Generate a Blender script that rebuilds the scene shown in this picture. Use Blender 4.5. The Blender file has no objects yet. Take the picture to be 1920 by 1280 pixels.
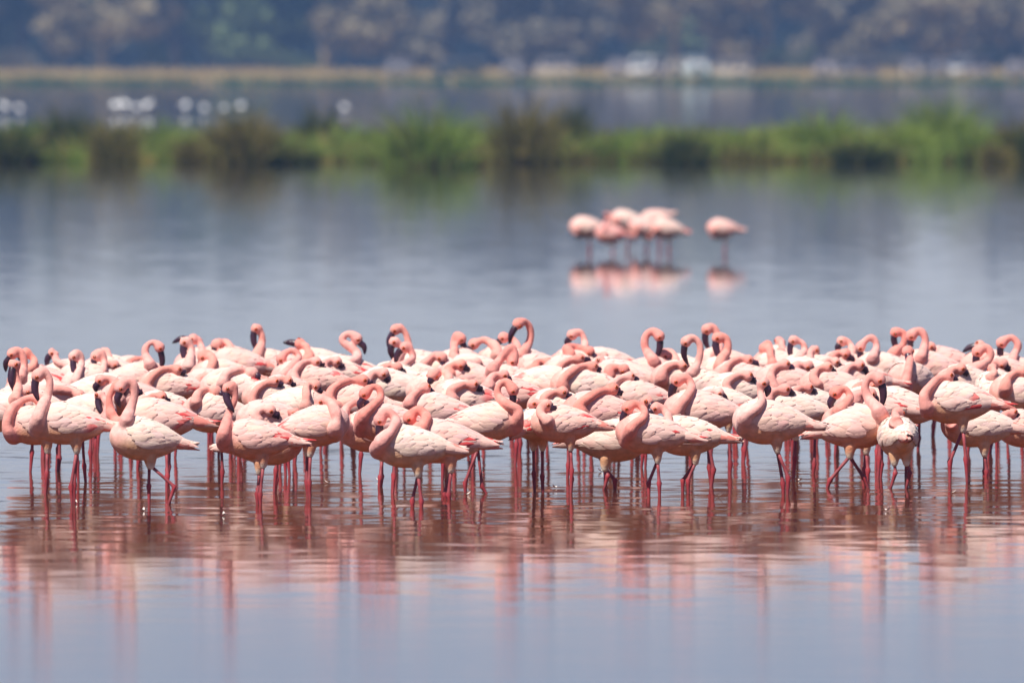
import bpy, math, random
import numpy as np
from mathutils import Vector, Matrix

R = math.radians
SC = bpy.context.scene
COL = SC.collection

# ------------------------------------------------------------------ camera
CAM_H = 2.2
FPX = 500.0 / 36.0 * 1920.0           # focal length in photo pixels (500 mm lens)
HOR = 100.0                            # photo row of the horizon
PITCH = math.atan((640.0 - HOR) / FPX)
cam_data = bpy.data.cameras.new('camera')
cam = bpy.data.objects.new('camera', cam_data)
COL.objects.link(cam)
cam.location = (0, 0, CAM_H)
cam.rotation_euler = (math.pi / 2 - PITCH, 0, 0)
cam_data.lens = 500.0
cam_data.sensor_width = 36.0
cam_data.clip_start = 1.0
cam_data.clip_end = 12000.0
cam_data.dof.use_dof = True
cam_data.dof.focus_distance = 72.0
cam_data.dof.aperture_fstop = 5.8
SC.camera = cam

# ------------------------------------------------------------------ sky and sun
SUN_EL, SUN_AZ = 57.0, 36.0            # azimuth: degrees to the left of straight behind the camera
sun_dir = Vector((-math.sin(R(SUN_AZ)) * math.cos(R(SUN_EL)),
                  -math.cos(R(SUN_AZ)) * math.cos(R(SUN_EL)), math.sin(R(SUN_EL))))
world = bpy.data.worlds.new('World')
SC.world = world
world.use_nodes = True
wn = world.node_tree
bg = wn.nodes['Background']
sky = wn.nodes.new('ShaderNodeTexSky')
sky.sky_type = 'NISHITA'
sky.sun_disc = False
sky.sun_elevation = R(SUN_EL)
sky.sun_rotation = R(180.0 + SUN_AZ)
sky.altitude = 1700.0
sky.air_density = 1.0
sky.dust_density = 0.0
sky.ozone_density = 1.0
tint = wn.nodes.new('ShaderNodeMix'); tint.data_type = 'RGBA'; tint.blend_type = 'MULTIPLY'; tint.inputs[0].default_value = 1.0
tint.inputs[7].default_value = (0.92, 0.87, 1.07, 1)     # the photograph's cool white balance in the shade
wn.links.new(sky.outputs[0], tint.inputs[6])
wn.links.new(tint.outputs[2], bg.inputs[0])
bg.inputs[1].default_value = 0.062
sun_data = bpy.data.lights.new('sun', 'SUN')
sun_data.energy = 4.7
sun_data.angle = R(0.53)
sun_data.color = (1.0, 0.95, 0.86)
sun = bpy.data.objects.new('sun', sun_data)
COL.objects.link(sun)
sun.rotation_euler = sun_dir.to_track_quat('Z', 'Y').to_euler()
sun.location = (0, 0, 60)

SC.view_settings.view_transform = 'Standard'
SC.view_settings.look = 'None'
SC.view_settings.exposure = 0.42
SC.view_settings.gamma = 1.0
SC.view_settings.use_curve_mapping = False
SC.render.engine = 'CYCLES'
cy = SC.cycles
cy.use_denoising = True
cy.max_bounces = 6
cy.diffuse_bounces = 3
cy.glossy_bounces = 3
cy.transmission_bounces = 2
cy.volume_bounces = 1
cy.transparent_max_bounces = 6
cy.sample_clamp_indirect = 6.0
cy.caustics_reflective = False
cy.caustics_refractive = False

# ------------------------------------------------------------------ pixel helpers
CP, SP = math.cos(PITCH), math.sin(PITCH)
def ray(x, y):
    u, v = (x - 960.0) / FPX, (y - 640.0) / FPX
    return np.array([u, CP - v * SP, -SP - v * CP])
def at_depth(x, y, Y):
    d = ray(x, y)
    return np.array([0, 0, CAM_H]) + d * (Y / d[1])
def water_depth(yw, z=0.0):
    d = ray(960, yw)
    return d[1] * (z - CAM_H) / d[2]
def at_water(x, yw, z=0.0):
    return at_depth(x, yw, water_depth(yw, z))

# ------------------------------------------------------------------ mesh helpers
def mk_mesh(name, verts, faces, mats, cols=None, midx=None, smooth=True):
    """faces: list of integer arrays (n x 3 or n x 4); cols: per-vertex rgb."""
    verts = np.asarray(verts, dtype=np.float32)
    fl = [np.asarray(f, dtype=np.int32) for f in faces if len(f)]
    me = bpy.data.meshes.new(name)
    me.vertices.add(len(verts))
    me.vertices.foreach_set('co', verts.ravel())
    loops = np.concatenate([f.ravel() for f in fl])
    tot = np.concatenate([np.full(len(f), f.shape[1], dtype=np.int32) for f in fl])
    start = np.concatenate([[0], np.cumsum(tot)[:-1]]).astype(np.int32)
    me.loops.add(len(loops))
    me.loops.foreach_set('vertex_index', loops)
    me.polygons.add(len(tot))
    me.polygons.foreach_set('loop_start', start)
    me.polygons.foreach_set('loop_total', tot)
    me.polygons.foreach_set('use_smooth', np.full(len(tot), smooth, dtype=bool))
    for m in mats:
        me.materials.append(m)
    if midx is not None:
        me.polygons.foreach_set('material_index', np.asarray(midx, dtype=np.int32))
    if cols is not None:
        a = me.color_attributes.new('Col', 'FLOAT_COLOR', 'POINT')
        c = np.ones((len(verts), 4), dtype=np.float32)
        c[:, :3] = cols
        a.data.foreach_set('color', c.ravel())
    me.update(calc_edges=True)
    return me

def link(name, data, parent=None, loc=None):
    o = bpy.data.objects.new(name, data)
    COL.objects.link(o)
    if parent is not None:
        o.parent = parent
    if loc is not None:
        o.location = loc
    return o

def tag(o, label=None, cat=None, group=None, kind=None):
    if label: o['label'] = label
    if cat: o['category'] = cat
    if group: o['group'] = group
    if kind: o['kind'] = kind
    return o

def thing(name, label, cat, loc=(0, 0, 0), rz=0.0, group=None):
    o = link(name, None, None, loc)
    o.empty_display_size = 0.1
    o.rotation_euler = (0, 0, rz)
    return tag(o, label, cat, group)

class MB:
    """collects pieces of geometry with per-vertex colours"""
    def __init__(self):
        self.v, self.q, self.t, self.c, self.n = [], [], [], [], 0
    def add(self, v, quads=None, tris=None, col=(1, 1, 1)):
        v = np.asarray(v, dtype=float)
        if quads is not None and len(quads): self.q.append(np.asarray(quads) + self.n)
        if tris is not None and len(tris): self.t.append(np.asarray(tris) + self.n)
        c = np.asarray(col, dtype=float)
        self.c.append(np.broadcast_to(c, v.shape).copy() if c.ndim == 1 else c)
        self.v.append(v); self.n += len(v)
    def faces(self):
        out = []
        if self.q: out.append(np.concatenate(self.q))
        if self.t: out.append(np.concatenate(self.t))
        return out
    def mesh(self, name, mats, smooth=True):
        return mk_mesh(name, np.concatenate(self.v), self.faces(), mats, np.concatenate(self.c), None, smooth)

def catmull(pts, n):
    P = np.asarray(pts, dtype=float)
    if len(P) == 2:
        return P[0] + (P[1] - P[0]) * np.linspace(0, 1, n)[:, None]
    Q = np.vstack([2 * P[0] - P[1], P, 2 * P[-1] - P[-2]])
    seg = np.linalg.norm(np.diff(P, axis=0), axis=1)
    cum = np.concatenate([[0], np.cumsum(seg)]); tot = cum[-1]
    out = []
    for s in np.linspace(0, tot, n):
        i = min(int(np.searchsorted(cum, s, side='right')) - 1, len(P) - 2)
        u = (s - cum[i]) / max(seg[i], 1e-9)
        a, b, c, d = Q[i], Q[i + 1], Q[i + 2], Q[i + 3]
        out.append(0.5 * (2 * b + (c - a) * u + (2 * a - 5 * b + 4 * c - d) * u * u + (3 * b - a - 3 * c + d) * u ** 3))
    return np.array(out)

def tube(pts, rad, seg=8):
    """closed tube; rad: n or n x 2"""
    P = np.asarray(pts, dtype=float); n = len(P)
    r = np.asarray(rad, dtype=float)
    if r.ndim == 1: r = np.stack([r, r], 1)
    T = np.gradient(P, axis=0)
    T /= np.linalg.norm(T, axis=1)[:, None] + 1e-12
    a = np.array([0, 1.0, 0]) if abs(T[0][1]) < 0.9 else np.array([1.0, 0, 0])
    N = np.cross(T[0], np.cross(a, T[0])); N /= np.linalg.norm(N)
    ang = np.linspace(0, 2 * math.pi, seg, endpoint=False)
    V = []
    for i in range(n):
        N = N - T[i] * np.dot(N, T[i]); N /= np.linalg.norm(N) + 1e-12
        Bn = np.cross(T[i], N)
        V.append(P[i] + np.cos(ang)[:, None] * N * r[i, 0] + np.sin(ang)[:, None] * Bn * r[i, 1])
    V = np.vstack(V + [P[0][None], P[-1][None]])
    k = np.arange(seg); k2 = (k + 1) % seg
    quads = np.vstack([np.stack([i * seg + k, i * seg + k2, (i + 1) * seg + k2, (i + 1) * seg + k], 1) for i in range(n - 1)])
    c0, c1 = n * seg, n * seg + 1
    tris = np.vstack([np.stack([np.full(seg, c0), k2, k], 1), np.stack([np.full(seg, c1), (n - 1) * seg + k, (n - 1) * seg + k2], 1)])
    return V, quads, tris

def box(c, h):
    c = np.asarray(c, float); h = np.asarray(h, float)
    s = np.array([[-1, -1, -1], [1, -1, -1], [1, 1, -1], [-1, 1, -1], [-1, -1, 1], [1, -1, 1], [1, 1, 1], [-1, 1, 1]], float)
    q = np.array([[0, 3, 2, 1], [4, 5, 6, 7], [0, 1, 5, 4], [1, 2, 6, 5], [2, 3, 7, 6], [3, 0, 4, 7]])
    return c + s * h, q

# ------------------------------------------------------------------ materials
def new_mat(name):
    m = bpy.data.materials.new(name); m.use_nodes = True
    nt = m.node_tree
    return m, nt, nt.nodes['Principled BSDF']

def vcol_mat(name, rough=0.8, spec=0.2, nscale=40.0, namt=0.12, stretch=(1, 1, 1), bump=0.0, bscale=200.0, sheen=0.0, transl=0.0):
    m, nt, b = new_mat(name)
    N, L = nt.nodes, nt.links
    at = N.new('ShaderNodeAttribute'); at.attribute_name = 'Col'
    tc = N.new('ShaderNodeTexCoord'); mp = N.new('ShaderNodeMapping')
    mp.inputs['Scale'].default_value = stretch
    L.new(tc.outputs['Object'], mp.inputs[0])
    no = N.new('ShaderNodeTexNoise'); no.inputs['Scale'].default_value = nscale; no.inputs['Detail'].default_value = 3
    L.new(mp.outputs[0], no.inputs['Vector'])
    mr = N.new('ShaderNodeMapRange')
    mr.inputs['From Min'].default_value = 0.25; mr.inputs['From Max'].default_value = 0.75
    mr.inputs['To Min'].default_value = 1.0 - namt; mr.inputs['To Max'].default_value = 1.0 + namt
    L.new(no.outputs[0], mr.inputs[0])
    mx = N.new('ShaderNodeMix'); mx.data_type = 'RGBA'; mx.blend_type = 'MULTIPLY'; mx.inputs[0].default_value = 1.0
    L.new(at.outputs['Color'], mx.inputs[6]); L.new(mr.outputs[0], mx.inputs[7])
    L.new(mx.outputs[2], b.inputs['Base Color'])
    b.inputs['Roughness'].default_value = rough
    b.inputs['Specular IOR Level'].default_value = spec
    if sheen:
        b.inputs['Sheen Weight'].default_value = sheen
        b.inputs['Sheen Roughness'].default_value = 0.5
    if bump:
        n2 = N.new('ShaderNodeTexNoise'); n2.inputs['Scale'].default_value = bscale; n2.inputs['Detail'].default_value = 2
        L.new(mp.outputs[0], n2.inputs['Vector'])
        bp = N.new('ShaderNodeBump'); bp.inputs['Strength'].default_value = bump; bp.inputs['Distance'].default_value = 0.004
        L.new(n2.outputs[0], bp.inputs['Height']); L.new(bp.outputs[0], b.inputs['Normal'])
    if transl:
        out = N['Material Output']
        tr = N.new('ShaderNodeBsdfTranslucent'); L.new(mx.outputs[2], tr.inputs['Color'])
        ms = N.new('ShaderNodeMixShader'); ms.inputs[0].default_value = transl
        L.new(b.outputs[0], ms.inputs[1]); L.new(tr.outputs[0], ms.inputs[2]); L.new(ms.outputs[0], out.inputs['Surface'])
    return m

def flat_mat(name, col, rough=0.5, spec=0.5, metal=0.0):
    m, nt, b = new_mat(name)
    N, L = nt.nodes, nt.links
    no = N.new('ShaderNodeTexNoise'); no.inputs['Scale'].default_value = 6.0
    mr = N.new('ShaderNodeMapRange'); mr.inputs['To Min'].default_value = 0.85; mr.inputs['To Max'].default_value = 1.12
    L.new(no.outputs[0], mr.inputs[0])
    mx = N.new('ShaderNodeMix'); mx.data_type = 'RGBA'; mx.blend_type = 'MULTIPLY'; mx.inputs[0].default_value = 1.0
    mx.inputs[6].default_value = (*col, 1); L.new(mr.outputs[0], mx.inputs[7])
    L.new(mx.outputs[2], b.inputs['Base Color'])
    b.inputs['Roughness'].default_value = rough
    b.inputs['Specular IOR Level'].default_value = spec
    b.inputs['Metallic'].default_value = metal
    return m

M_PLUME = vcol_mat('plumage', 0.85, 0.12, 30.0, 0.10, (0.5, 3, 3), 0.35, 90.0, 0.15)
M_BODY = vcol_mat('body_down', 0.95, 0.05, 30.0, 0.20, (1, 1, 1), 0.5, 130.0, 0.15)
M_LEG = vcol_mat('leg_skin', 0.5, 0.35, 60.0, 0.22, (1, 1, 0.5), 0.3, 220.0)
M_BILL = vcol_mat('bill_horn', 0.33, 0.45, 50.0, 0.25)
M_EYE = vcol_mat('eye_gloss', 0.15, 0.5, 10.0, 0.02)
M_BLADE = vcol_mat('grass_blade', 0.7, 0.2, 1.5, 0.2, (1, 1, 1), 0, 0, 0, 0.45)
M_LEAF = vcol_mat('tree_leaf', 0.7, 0.2, 0.3, 0.2, (1, 1, 1), 0, 0, 0, 0.2)
M_BARK = vcol_mat('bark', 0.9, 0.1, 4.0, 0.25, (1, 1, 0.3))

# ------------------------------------------------------------------ water
def water_material():
    m, nt, b = new_mat('lake_water')
    N, L = nt.nodes, nt.links
    pass
    b.inputs['IOR'].default_value = 1.33
    b.inputs['Roughness'].default_value = 0.062
    geo = N.new('ShaderNodeNewGeometry')
    def slopes(scale, detail, amt, stretch):
        mp = N.new('ShaderNodeMapping'); mp.inputs['Scale'].default_value = stretch
        L.new(geo.outputs['Position'], mp.inputs[0])
        no = N.new('ShaderNodeTexNoise'); no.inputs['Scale'].default_value = scale; no.inputs['Detail'].default_value = detail
        L.new(mp.outputs[0], no.inputs['Vector'])
        s = N.new('ShaderNodeVectorMath'); s.operation = 'SUBTRACT'; s.inputs[1].default_value = (0.5, 0.5, 0.5)
        L.new(no.outputs['Color'], s.inputs[0])
        k = N.new('ShaderNodeVectorMath'); k.operation = 'MULTIPLY'; k.inputs[1].default_value = (amt, amt, 0)
        L.new(s.outputs[0], k.inputs[0])
        return k, no
    a, _ = slopes(3.0, 3.0, WAVE_A, (1, 1, 1))
    c, _ = slopes(0.45, 2.0, WAVE_B, (1, 1, 1))
    # the wading birds stir the water around the flock; elsewhere it lies calmer
    dv = N.new('ShaderNodeVectorMath'); dv.operation = 'SUBTRACT'; dv.inputs[1].default_value = (0, 73, 0)
    L.new(geo.outputs['Position'], dv.inputs[0])
    dl = N.new('ShaderNodeVectorMath'); dl.operation = 'LENGTH'; L.new(dv.outputs[0], dl.inputs[0])
    pr = N.new('ShaderNodeMapRange'); pr.inputs['From Min'].default_value = 5.0; pr.inputs['From Max'].default_value = 19.0
    pr.inputs['To Min'].default_value = STIR; pr.inputs['To Max'].default_value = 0.62
    L.new(dl.outputs['Value'], pr.inputs[0])
    pm = N.new('ShaderNodeTexNoise'); pm.inputs['Scale'].default_value = 0.16; pm.inputs['Detail'].default_value = 2
    L.new(geo.outputs['Position'], pm.inputs['Vector'])
    p2 = N.new('ShaderNodeMapRange'); p2.inputs['From Min'].default_value = 0.35; p2.inputs['From Max'].default_value = 0.65
    p2.inputs['To Min'].default_value = 0.85; p2.inputs['To Max'].default_value = 1.15
    L.new(pm.outputs[0], p2.inputs[0])
    pp = N.new('ShaderNodeMath'); pp.operation = 'MULTIPLY'
    L.new(pr.outputs[0], pp.inputs[0]); L.new(p2.outputs[0], pp.inputs[1])
    sc = N.new('ShaderNodeVectorMath'); sc.operation = 'SCALE'
    L.new(a.outputs[0], sc.inputs[0]); L.new(pp.outputs[0], sc.inputs['Scale'])
    sx = N.new('ShaderNodeSeparateXYZ'); L.new(geo.outputs['Position'], sx.inputs[0])
    def mapr(src, f0, f1, t0, t1):
        r = N.new('ShaderNodeMapRange'); r.interpolation_type = 'SMOOTHSTEP'
        for k_, v_ in (('From Min', f0), ('From Max', f1), ('To Min', t0), ('To Max', t1)): r.inputs[k_].default_value = v_
        L.new(src, r.inputs[0]); return r.outputs[0]
    def mth(op, x, y):
        r = N.new('ShaderNodeMath'); r.operation = op; L.new(x, r.inputs[0]); L.new(y, r.inputs[1]); return r.outputs[0]
    # a light breeze roughens the open water on this side of the flock
    rough = mth('SUBTRACT', mapr(sx.outputs[1], 50.0, 65.0, 0.104, 0.060), mapr(sx.outputs[1], 84.0, 135.0, 0.0, 0.020))
    L.new(rough, b.inputs['Roughness'])
    # brown reflection of the flock's undersides, painted into the muddy water's base colour
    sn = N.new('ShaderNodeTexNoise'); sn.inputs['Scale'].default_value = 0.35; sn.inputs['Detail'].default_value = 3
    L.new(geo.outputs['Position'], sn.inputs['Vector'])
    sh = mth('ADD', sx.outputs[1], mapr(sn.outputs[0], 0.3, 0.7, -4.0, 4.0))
    refl_brown = mth('MULTIPLY', mapr(sh, 57.0, 69.0, 0.0, 1.0), mapr(sh, 82.0, 92.0, 1.0, 0.0))
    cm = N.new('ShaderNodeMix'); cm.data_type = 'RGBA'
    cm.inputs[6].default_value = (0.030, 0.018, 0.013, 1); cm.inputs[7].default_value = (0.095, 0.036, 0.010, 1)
    L.new(refl_brown, cm.inputs[0]); L.new(cm.outputs[2], b.inputs['Base Color'])
    ad = N.new('ShaderNodeVectorMath'); ad.operation = 'ADD'
    L.new(sc.outputs[0], ad.inputs[0]); L.new(c.outputs[0], ad.inputs[1])
    up = N.new('ShaderNodeVectorMath'); up.operation = 'ADD'; up.inputs[1].default_value = (0, 0, 1)
    L.new(ad.outputs[0], up.inputs[0])
    nn = N.new('ShaderNodeVectorMath'); nn.operation = 'NORMALIZE'
    L.new(up.outputs[0], nn.inputs[0])
    L.new(nn.outputs[0], b.inputs['Normal'])
    return m
WAVE_A, WAVE_B, STIR = 0.014, 0.0015, 3.8

rng = np.random.default_rng(11)
def grid(x0, x1, y0, y1, z, nx=2, ny=2):
    xs, ys = np.linspace(x0, x1, nx), np.linspace(y0, y1, ny)
    X, Y = np.meshgrid(xs, ys)
    v = np.stack([X.ravel(), Y.ravel(), np.full(X.size, z)], 1)
    i = (np.arange(ny - 1)[:, None] * nx + np.arange(nx - 1)).ravel()
    return v, np.stack([i, i + 1, i + nx + 1, i + nx], 1)

SHORE_Y = water_depth(158.0)           # far shore, about 1 km away
v, q = grid(-1200, 1200, -150, SHORE_Y + 6, 0.0, 2, 2)
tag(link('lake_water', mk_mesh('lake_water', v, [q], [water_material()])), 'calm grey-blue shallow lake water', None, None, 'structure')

def ground_mat(name, c1, c2, scale):
    m, nt, b = new_mat(name)
    N, L = nt.nodes, nt.links
    geo = N.new('ShaderNodeNewGeometry')
    no = N.new('ShaderNodeTexNoise'); no.inputs['Scale'].default_value = scale; no.inputs['Detail'].default_value = 5
    L.new(geo.outputs['Position'], no.inputs['Vector'])
    cr = N.new('ShaderNodeValToRGB')
    cr.color_ramp.elements[0].position = 0.35; cr.color_ramp.elements[0].color = (*c1, 1)
    cr.color_ramp.elements[1].position = 0.65; cr.color_ramp.elements[1].color = (*c2, 1)
    L.new(no.outputs[0], cr.inputs[0]); L.new(cr.outputs[0], b.inputs['Base Color'])
    b.inputs['Roughness'].default_value = 0.9
    b.inputs['Specular IOR Level'].default_value = 0.1
    return m
M_DRY = ground_mat('dry_ground', (0.30, 0.20, 0.10), (0.40, 0.28, 0.15), 0.08)
M_MUD = ground_mat('bank_mud', (0.05, 0.045, 0.02), (0.12, 0.09, 0.035), 0.6)
# land beyond the lake: a low bank that rises out of the water, then a plain
ys = np.array([-200, SHORE_Y - 2, SHORE_Y + 3, SHORE_Y + 14, SHORE_Y + 60, 1600, 2300.0])
zs = np.array([-0.6, -0.5, 0.05, 0.22, 0.25, 0.3, 0.3])
nx = 61
xs = np.linspace(-1200, 1200, nx)
V = np.array([[x, y + 1.5 * math.sin(x * 0.07) * (1 if SHORE_Y - 5 < y < SHORE_Y + 20 else 0), z] for y, z in zip(ys, zs) for x in xs])
i = (np.arange(len(ys) - 1)[:, None] * nx + np.arange(nx - 1)).ravel()
tag(link('ground', mk_mesh('ground', V, [np.stack([i, i + 1, i + nx + 1, i + nx], 1)], [M_DRY])), 'dry tan plain beyond the lake', None, None, 'structure')

# ------------------------------------------------------------------ flamingos
A_, B_, W_ = 0.185, 0.101, 0.092       # torso half length, height, width in metres

def prof(t):
    t = np.asarray(t, dtype=float)
    uf = np.clip((t - 0.2) / 0.8, 0, 1); ub = np.clip((0.2 - t) / 1.3, 0, 1)
    g = np.where(t >= 0.2, np.sqrt(np.clip(1 - uf ** 2.1, 0, 1)), np.clip(1 - ub ** 1.75, 0, 1) ** 0.85)
    return np.maximum(g, np.where(t < -0.5, 0.10, 0.0))
def zc(t):
    t = np.asarray(t, dtype=float)
    return np.where(t < 0.2, 0.30 * (1 - prof(t)), 0.0)

class Torso:
    def __init__(self, C, fwd, pitch, s, fat=1.0):
        self.C = np.asarray(C, float); self.s = s; self.fat = fat
        f = np.array([fwd[0], fwd[1], 0.0]); f /= np.linalg.norm(f)
        self.F = f * math.cos(pitch) + np.array([0, 0, 1.0]) * math.sin(pitch)
        self.U = -f * math.sin(pitch) + np.array([0, 0, 1.0]) * math.cos(pitch)
        self.Lf = np.cross(self.U, self.F)             # left
    def to_world(self, x, y, z):
        return self.C + np.multiply.outer(x, self.F) + np.multiply.outer(y, self.Lf) + np.multiply.outer(z, self.U)
    def surf(self, t, phi, lift=0.0, side=1.0):
        g = prof(t); s = self.s
        hz, hy = B_ * s * g * self.fat, W_ * s * g * self.fat
        y = side * hy * np.sin(phi); z = hz * np.cos(phi) + B_ * s * zc(t)
        ny, nz = np.sin(phi) * side / (hy + 0.02), np.cos(phi) / (hz + 0.02)
        nl = np.sqrt(ny * ny + nz * nz) + 1e-9
        return self.to_world(A_ * s * t, y + lift * ny / nl, z + lift * nz / nl)
    def value(self, p, infl=0.0):
        d = np.atleast_2d(p) - self.C
        s = self.s
        x, y, z = d @ self.F, d @ self.Lf, d @ self.U
        t = x / (A_ * s + infl)
        g = prof(np.clip(t, -1.1, 1)) + 1e-4
        z = z - B_ * s * zc(t)
        r = np.sqrt((y / (W_ * s * self.fat * g + infl)) ** 2 + (z / (B_ * s * self.fat * g + infl)) ** 2)
        over = np.maximum(np.abs(t) - 1, 0) * 3
        return r + over, t

def srgb(r, g, b):
    c = np.array([r, g, b]) / 255.0
    return np.where(c <= 0.04045, c / 12.92, ((c + 0.055) / 1.055) ** 2.4)

C_WHITE = np.array([0.85, 0.67, 0.585]); C_PINK = np.array([0.83, 0.37, 0.345])
C_NECK = np.array([0.83, 0.285, 0.222]); C_NECKP = np.array([0.86, 0.49, 0.44])
C_HEAD = np.array([0.80, 0.25, 0.20]); C_FACE = np.array([0.66, 0.16, 0.10])
C_LEG = np.array([0.33, 0.064, 0.072]); C_KNEE = np.array([0.40, 0.048, 0.058])
C_RED = np.array([0.74, 0.055, 0.06]); C_THIGH = np.array([0.88, 0.77, 0.63])

class Flamingo:
    """one bird, posed from the neck, head and bill positions; world coordinates until base is subtracted"""
    def __init__(self, spec, idx):
        self.sp = spec; self.i = idx
        self.rng = np.random.default_rng(1000 + idx)
    def pose(self, Y):
        sp, rg = self.sp, self.rng
        a = R(sp['hd']); fwd = np.array([-math.cos(a), math.sin(a)])
        s = sp.get('s', 1.0) * (1 + 0.045 * float(np.clip(rg.standard_normal(), -1.5, 1.5)))
        C = at_depth(sp['c'][0], sp['c'][1], Y)
        C = C + np.array([fwd[0], fwd[1], 0]) * 0.033 * s
        T = Torso(C, fwd, R(sp.get('pitch', 8.0)), s, sp.get('fat', 1.0))
        self.T, self.Y = T, Y
        self.base = np.array([C[0], C[1], 0.0]); self.rz = math.atan2(fwd[1], fwd[0])
        side = abs(math.cos(a)) > 0.55
        n = np.array([fwd[1], -fwd[0], 0.0])
        chest = C + T.F * A_ * s * 0.80
        pts = []
        for p in sp['neck'] + [sp['head']]:
            d = ray(p[0], p[1])
            if side:
                k = np.dot(n, C - np.array([0, 0, CAM_H])) / np.dot(n, d)
                w = np.array([0, 0, CAM_H]) + d * k
                w = at_depth(p[0], p[1], Y + float(np.clip(w[1] - Y, -0.22, 0.22)))
            else:
                w = at_depth(p[0], p[1], chest[1])
            if len(p) > 2:
                w = at_depth(p[0], p[1], w[1] - p[2])
            pts.append(w)
        root = C + T.F * A_ * s * 0.55 - T.U * 0.01
        path = catmull(np.vstack([root, np.array(pts)]), 34)
        # a neck lying against the body stays outside of it, on the camera's side
        off = np.zeros(len(path))
        m0 = 7
        todo = np.arange(len(path)) >= m0
        for step in range(40):
            val = T.value(path + np.array([0, -0.01 * step, 0.0025 * step]), 0.020)[0]
            todo = todo & (val < 1.0)
            if not todo.any(): break
            off[todo] = step + 1
        ker = np.array([1, 2, 3, 2, 1]) / 9.0
        off = np.convolve(np.pad(off, 2, mode='edge'), ker, 'valid')
        path = path + np.outer(off, [0, -0.01, 0.0025])
        H = path[-1]
        bt = at_depth(sp['bill'][0], sp['bill'][1], H[1] - (sp['bill'][2] if len(sp['bill']) > 2 else 0.0))
        back = path[-1] - path[-5]; back /= np.linalg.norm(back) + 1e-9
        d = bt - H; L = np.linalg.norm(d); d /= L + 1e-9
        f = back * 0.45 + d; f /= np.linalg.norm(f) + 1e-9
        B0 = H + f * 0.030 * s
        out = f - d * np.dot(f, d); on = np.linalg.norm(out)
        out = out / on if on > 0.05 else np.zeros(3)
        self.bill_pts = catmull([B0 - f * 0.012 * s, B0 + f * 0.012, H + d * L * 0.60 + out * 0.016, bt], 10)
        self.head, self.f, self.d, self.s = H, f, d, s
        nm = np.cross(f, d if on > 0.05 else np.array([0, 0, -1.0])); nl = np.linalg.norm(nm)
        self.headside = nm / nl if nl > 1e-6 else np.array([0, 1.0, 0])
        # neck + head as one tube
        u = np.linspace(0, 1, len(path))
        rad = np.interp(u, [0, 0.14, 0.32, 0.6, 0.86, 0.93, 1.0], [0.064, 0.048, 0.0290, 0.0225, 0.0180, 0.0265, 0.0345]) * s
        kn_ = np.interp(u, np.linspace(0, 1, 9), 1 + 0.085 * rg.standard_normal(9)); rad = rad * np.where(u < 0.9, kn_, 1.0)
        ext = np.array([H + f * 0.016 * s, H + f * 0.032 * s])
        self.neck_pts = np.vstack([path, ext]); self.neck_rad = np.concatenate([rad, [0.0315 * s, 0.0215 * s]])
        self.neck_u = np.concatenate([u, [1.0, 1.06]])
        self.make_legs()
    def make_legs(self):
        sp, rg, T, s = self.sp, self.rng, self.T, self.s
        self.legs = []
        lgs = sp.get('legs')
        if lgs is not None and len(lgs) == 2 and T.Lf[0] != 0:
            lgs = sorted(lgs, key=lambda l: l[0][0], reverse=bool(T.Lf[0] < 0))
            if abs(T.F[0]) > 0.9: lgs = sp['legs']
        for j, sd in enumerate((-1, 1)):
            hip = T.C - T.F * A_ * s * 0.22 + T.Lf * sd * 0.030 * s - T.U * B_ * s * 0.72
            kn = hip + np.array([0, 0, -0.066 * s]) + np.append(-T.F[:2], 0) * 0.004
            lg = lgs
            if lg is not None:
                if j >= len(lg): continue
                (hx, hy), (fx, fy) = lg[j]
                Yl = hip[1]
                hock = at_depth(hx, hy, Yl); foot = at_depth(fx, fy, Yl)
            else:
                if j == 1 and sp.get('one', False): continue
                hz = float(rg.uniform(0.045, 0.12))
                if hz > kn[2] - 0.05: hz = max(kn[2] - 0.07, 0.02)
                sl = rg.uniform(-0.016, 0.016)
                hock = np.array([kn[0] + sl * 0.6, kn[1] + rg.uniform(-0.02, 0.02), hz])
                foot = np.array([hock[0] + sl * 0.35 + T.F[0] * 0.012, hock[1], -0.10])
            if foot[2] > -0.02:
                foot = foot + np.array([0, 0, -0.02]) if lg is None else foot
            below = foot + (foot - hock) * (0.05 / max(np.linalg.norm(foot - hock), 1e-3))
            if lg is not None and foot[2] < 0.03: foot = below
            self.legs.append((hip, kn, hock, foot))
    def raw(self):
        """torso, neck and thighs before they are merged into one skin"""
        T, s = self.T, self.s
        mb = MB()
        ts = 1 - (1 - np.cos(np.linspace(0, math.pi, 19))) * 1.03
        ph = np.linspace(0, 2 * math.pi, 18, endpoint=False)
        rings = [T.surf(np.full(18, t), ph) for t in ts[1:]]
        V = np.vstack(rings + [T.to_world(np.array([A_ * s]), np.array([0.]), np.array([0.])), rings[-1].mean(0)[None]])
        k = np.arange(18); k2 = (k + 1) % 18; nr = len(rings)
        q = np.vstack([np.stack([i * 18 + k, (i + 1) * 18 + k, (i + 1) * 18 + k2, i * 18 + k2], 1) for i in range(nr - 1)])
        c0, c1 = nr * 18, nr * 18 + 1
        t = np.vstack([np.stack([np.full(18, c0), k, k2], 1), np.stack([np.full(18, c1), (nr - 1) * 18 + k2, (nr - 1) * 18 + k], 1)])
        mb.add(V, q, t)
        V, q, t = tube(self.neck_pts, self.neck_rad, 12); mb.add(V, q, t)
        for hip, kn, hock, foot in self.legs:
            P = np.array([hip + (hip - kn) * 0.35, hip, hip * 0.45 + kn * 0.55, kn])
            V, q, t = tube(P, np.array([0.028, 0.032, 0.023, 0.0125]) * s, 10); mb.add(V, q, t)
        v = np.concatenate(mb.v) - self.base
        c, sn = math.cos(-self.rz), math.sin(-self.rz)
        self.M = np.array([[c, -sn, 0], [sn, c, 0], [0, 0, 1.0]])
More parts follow.
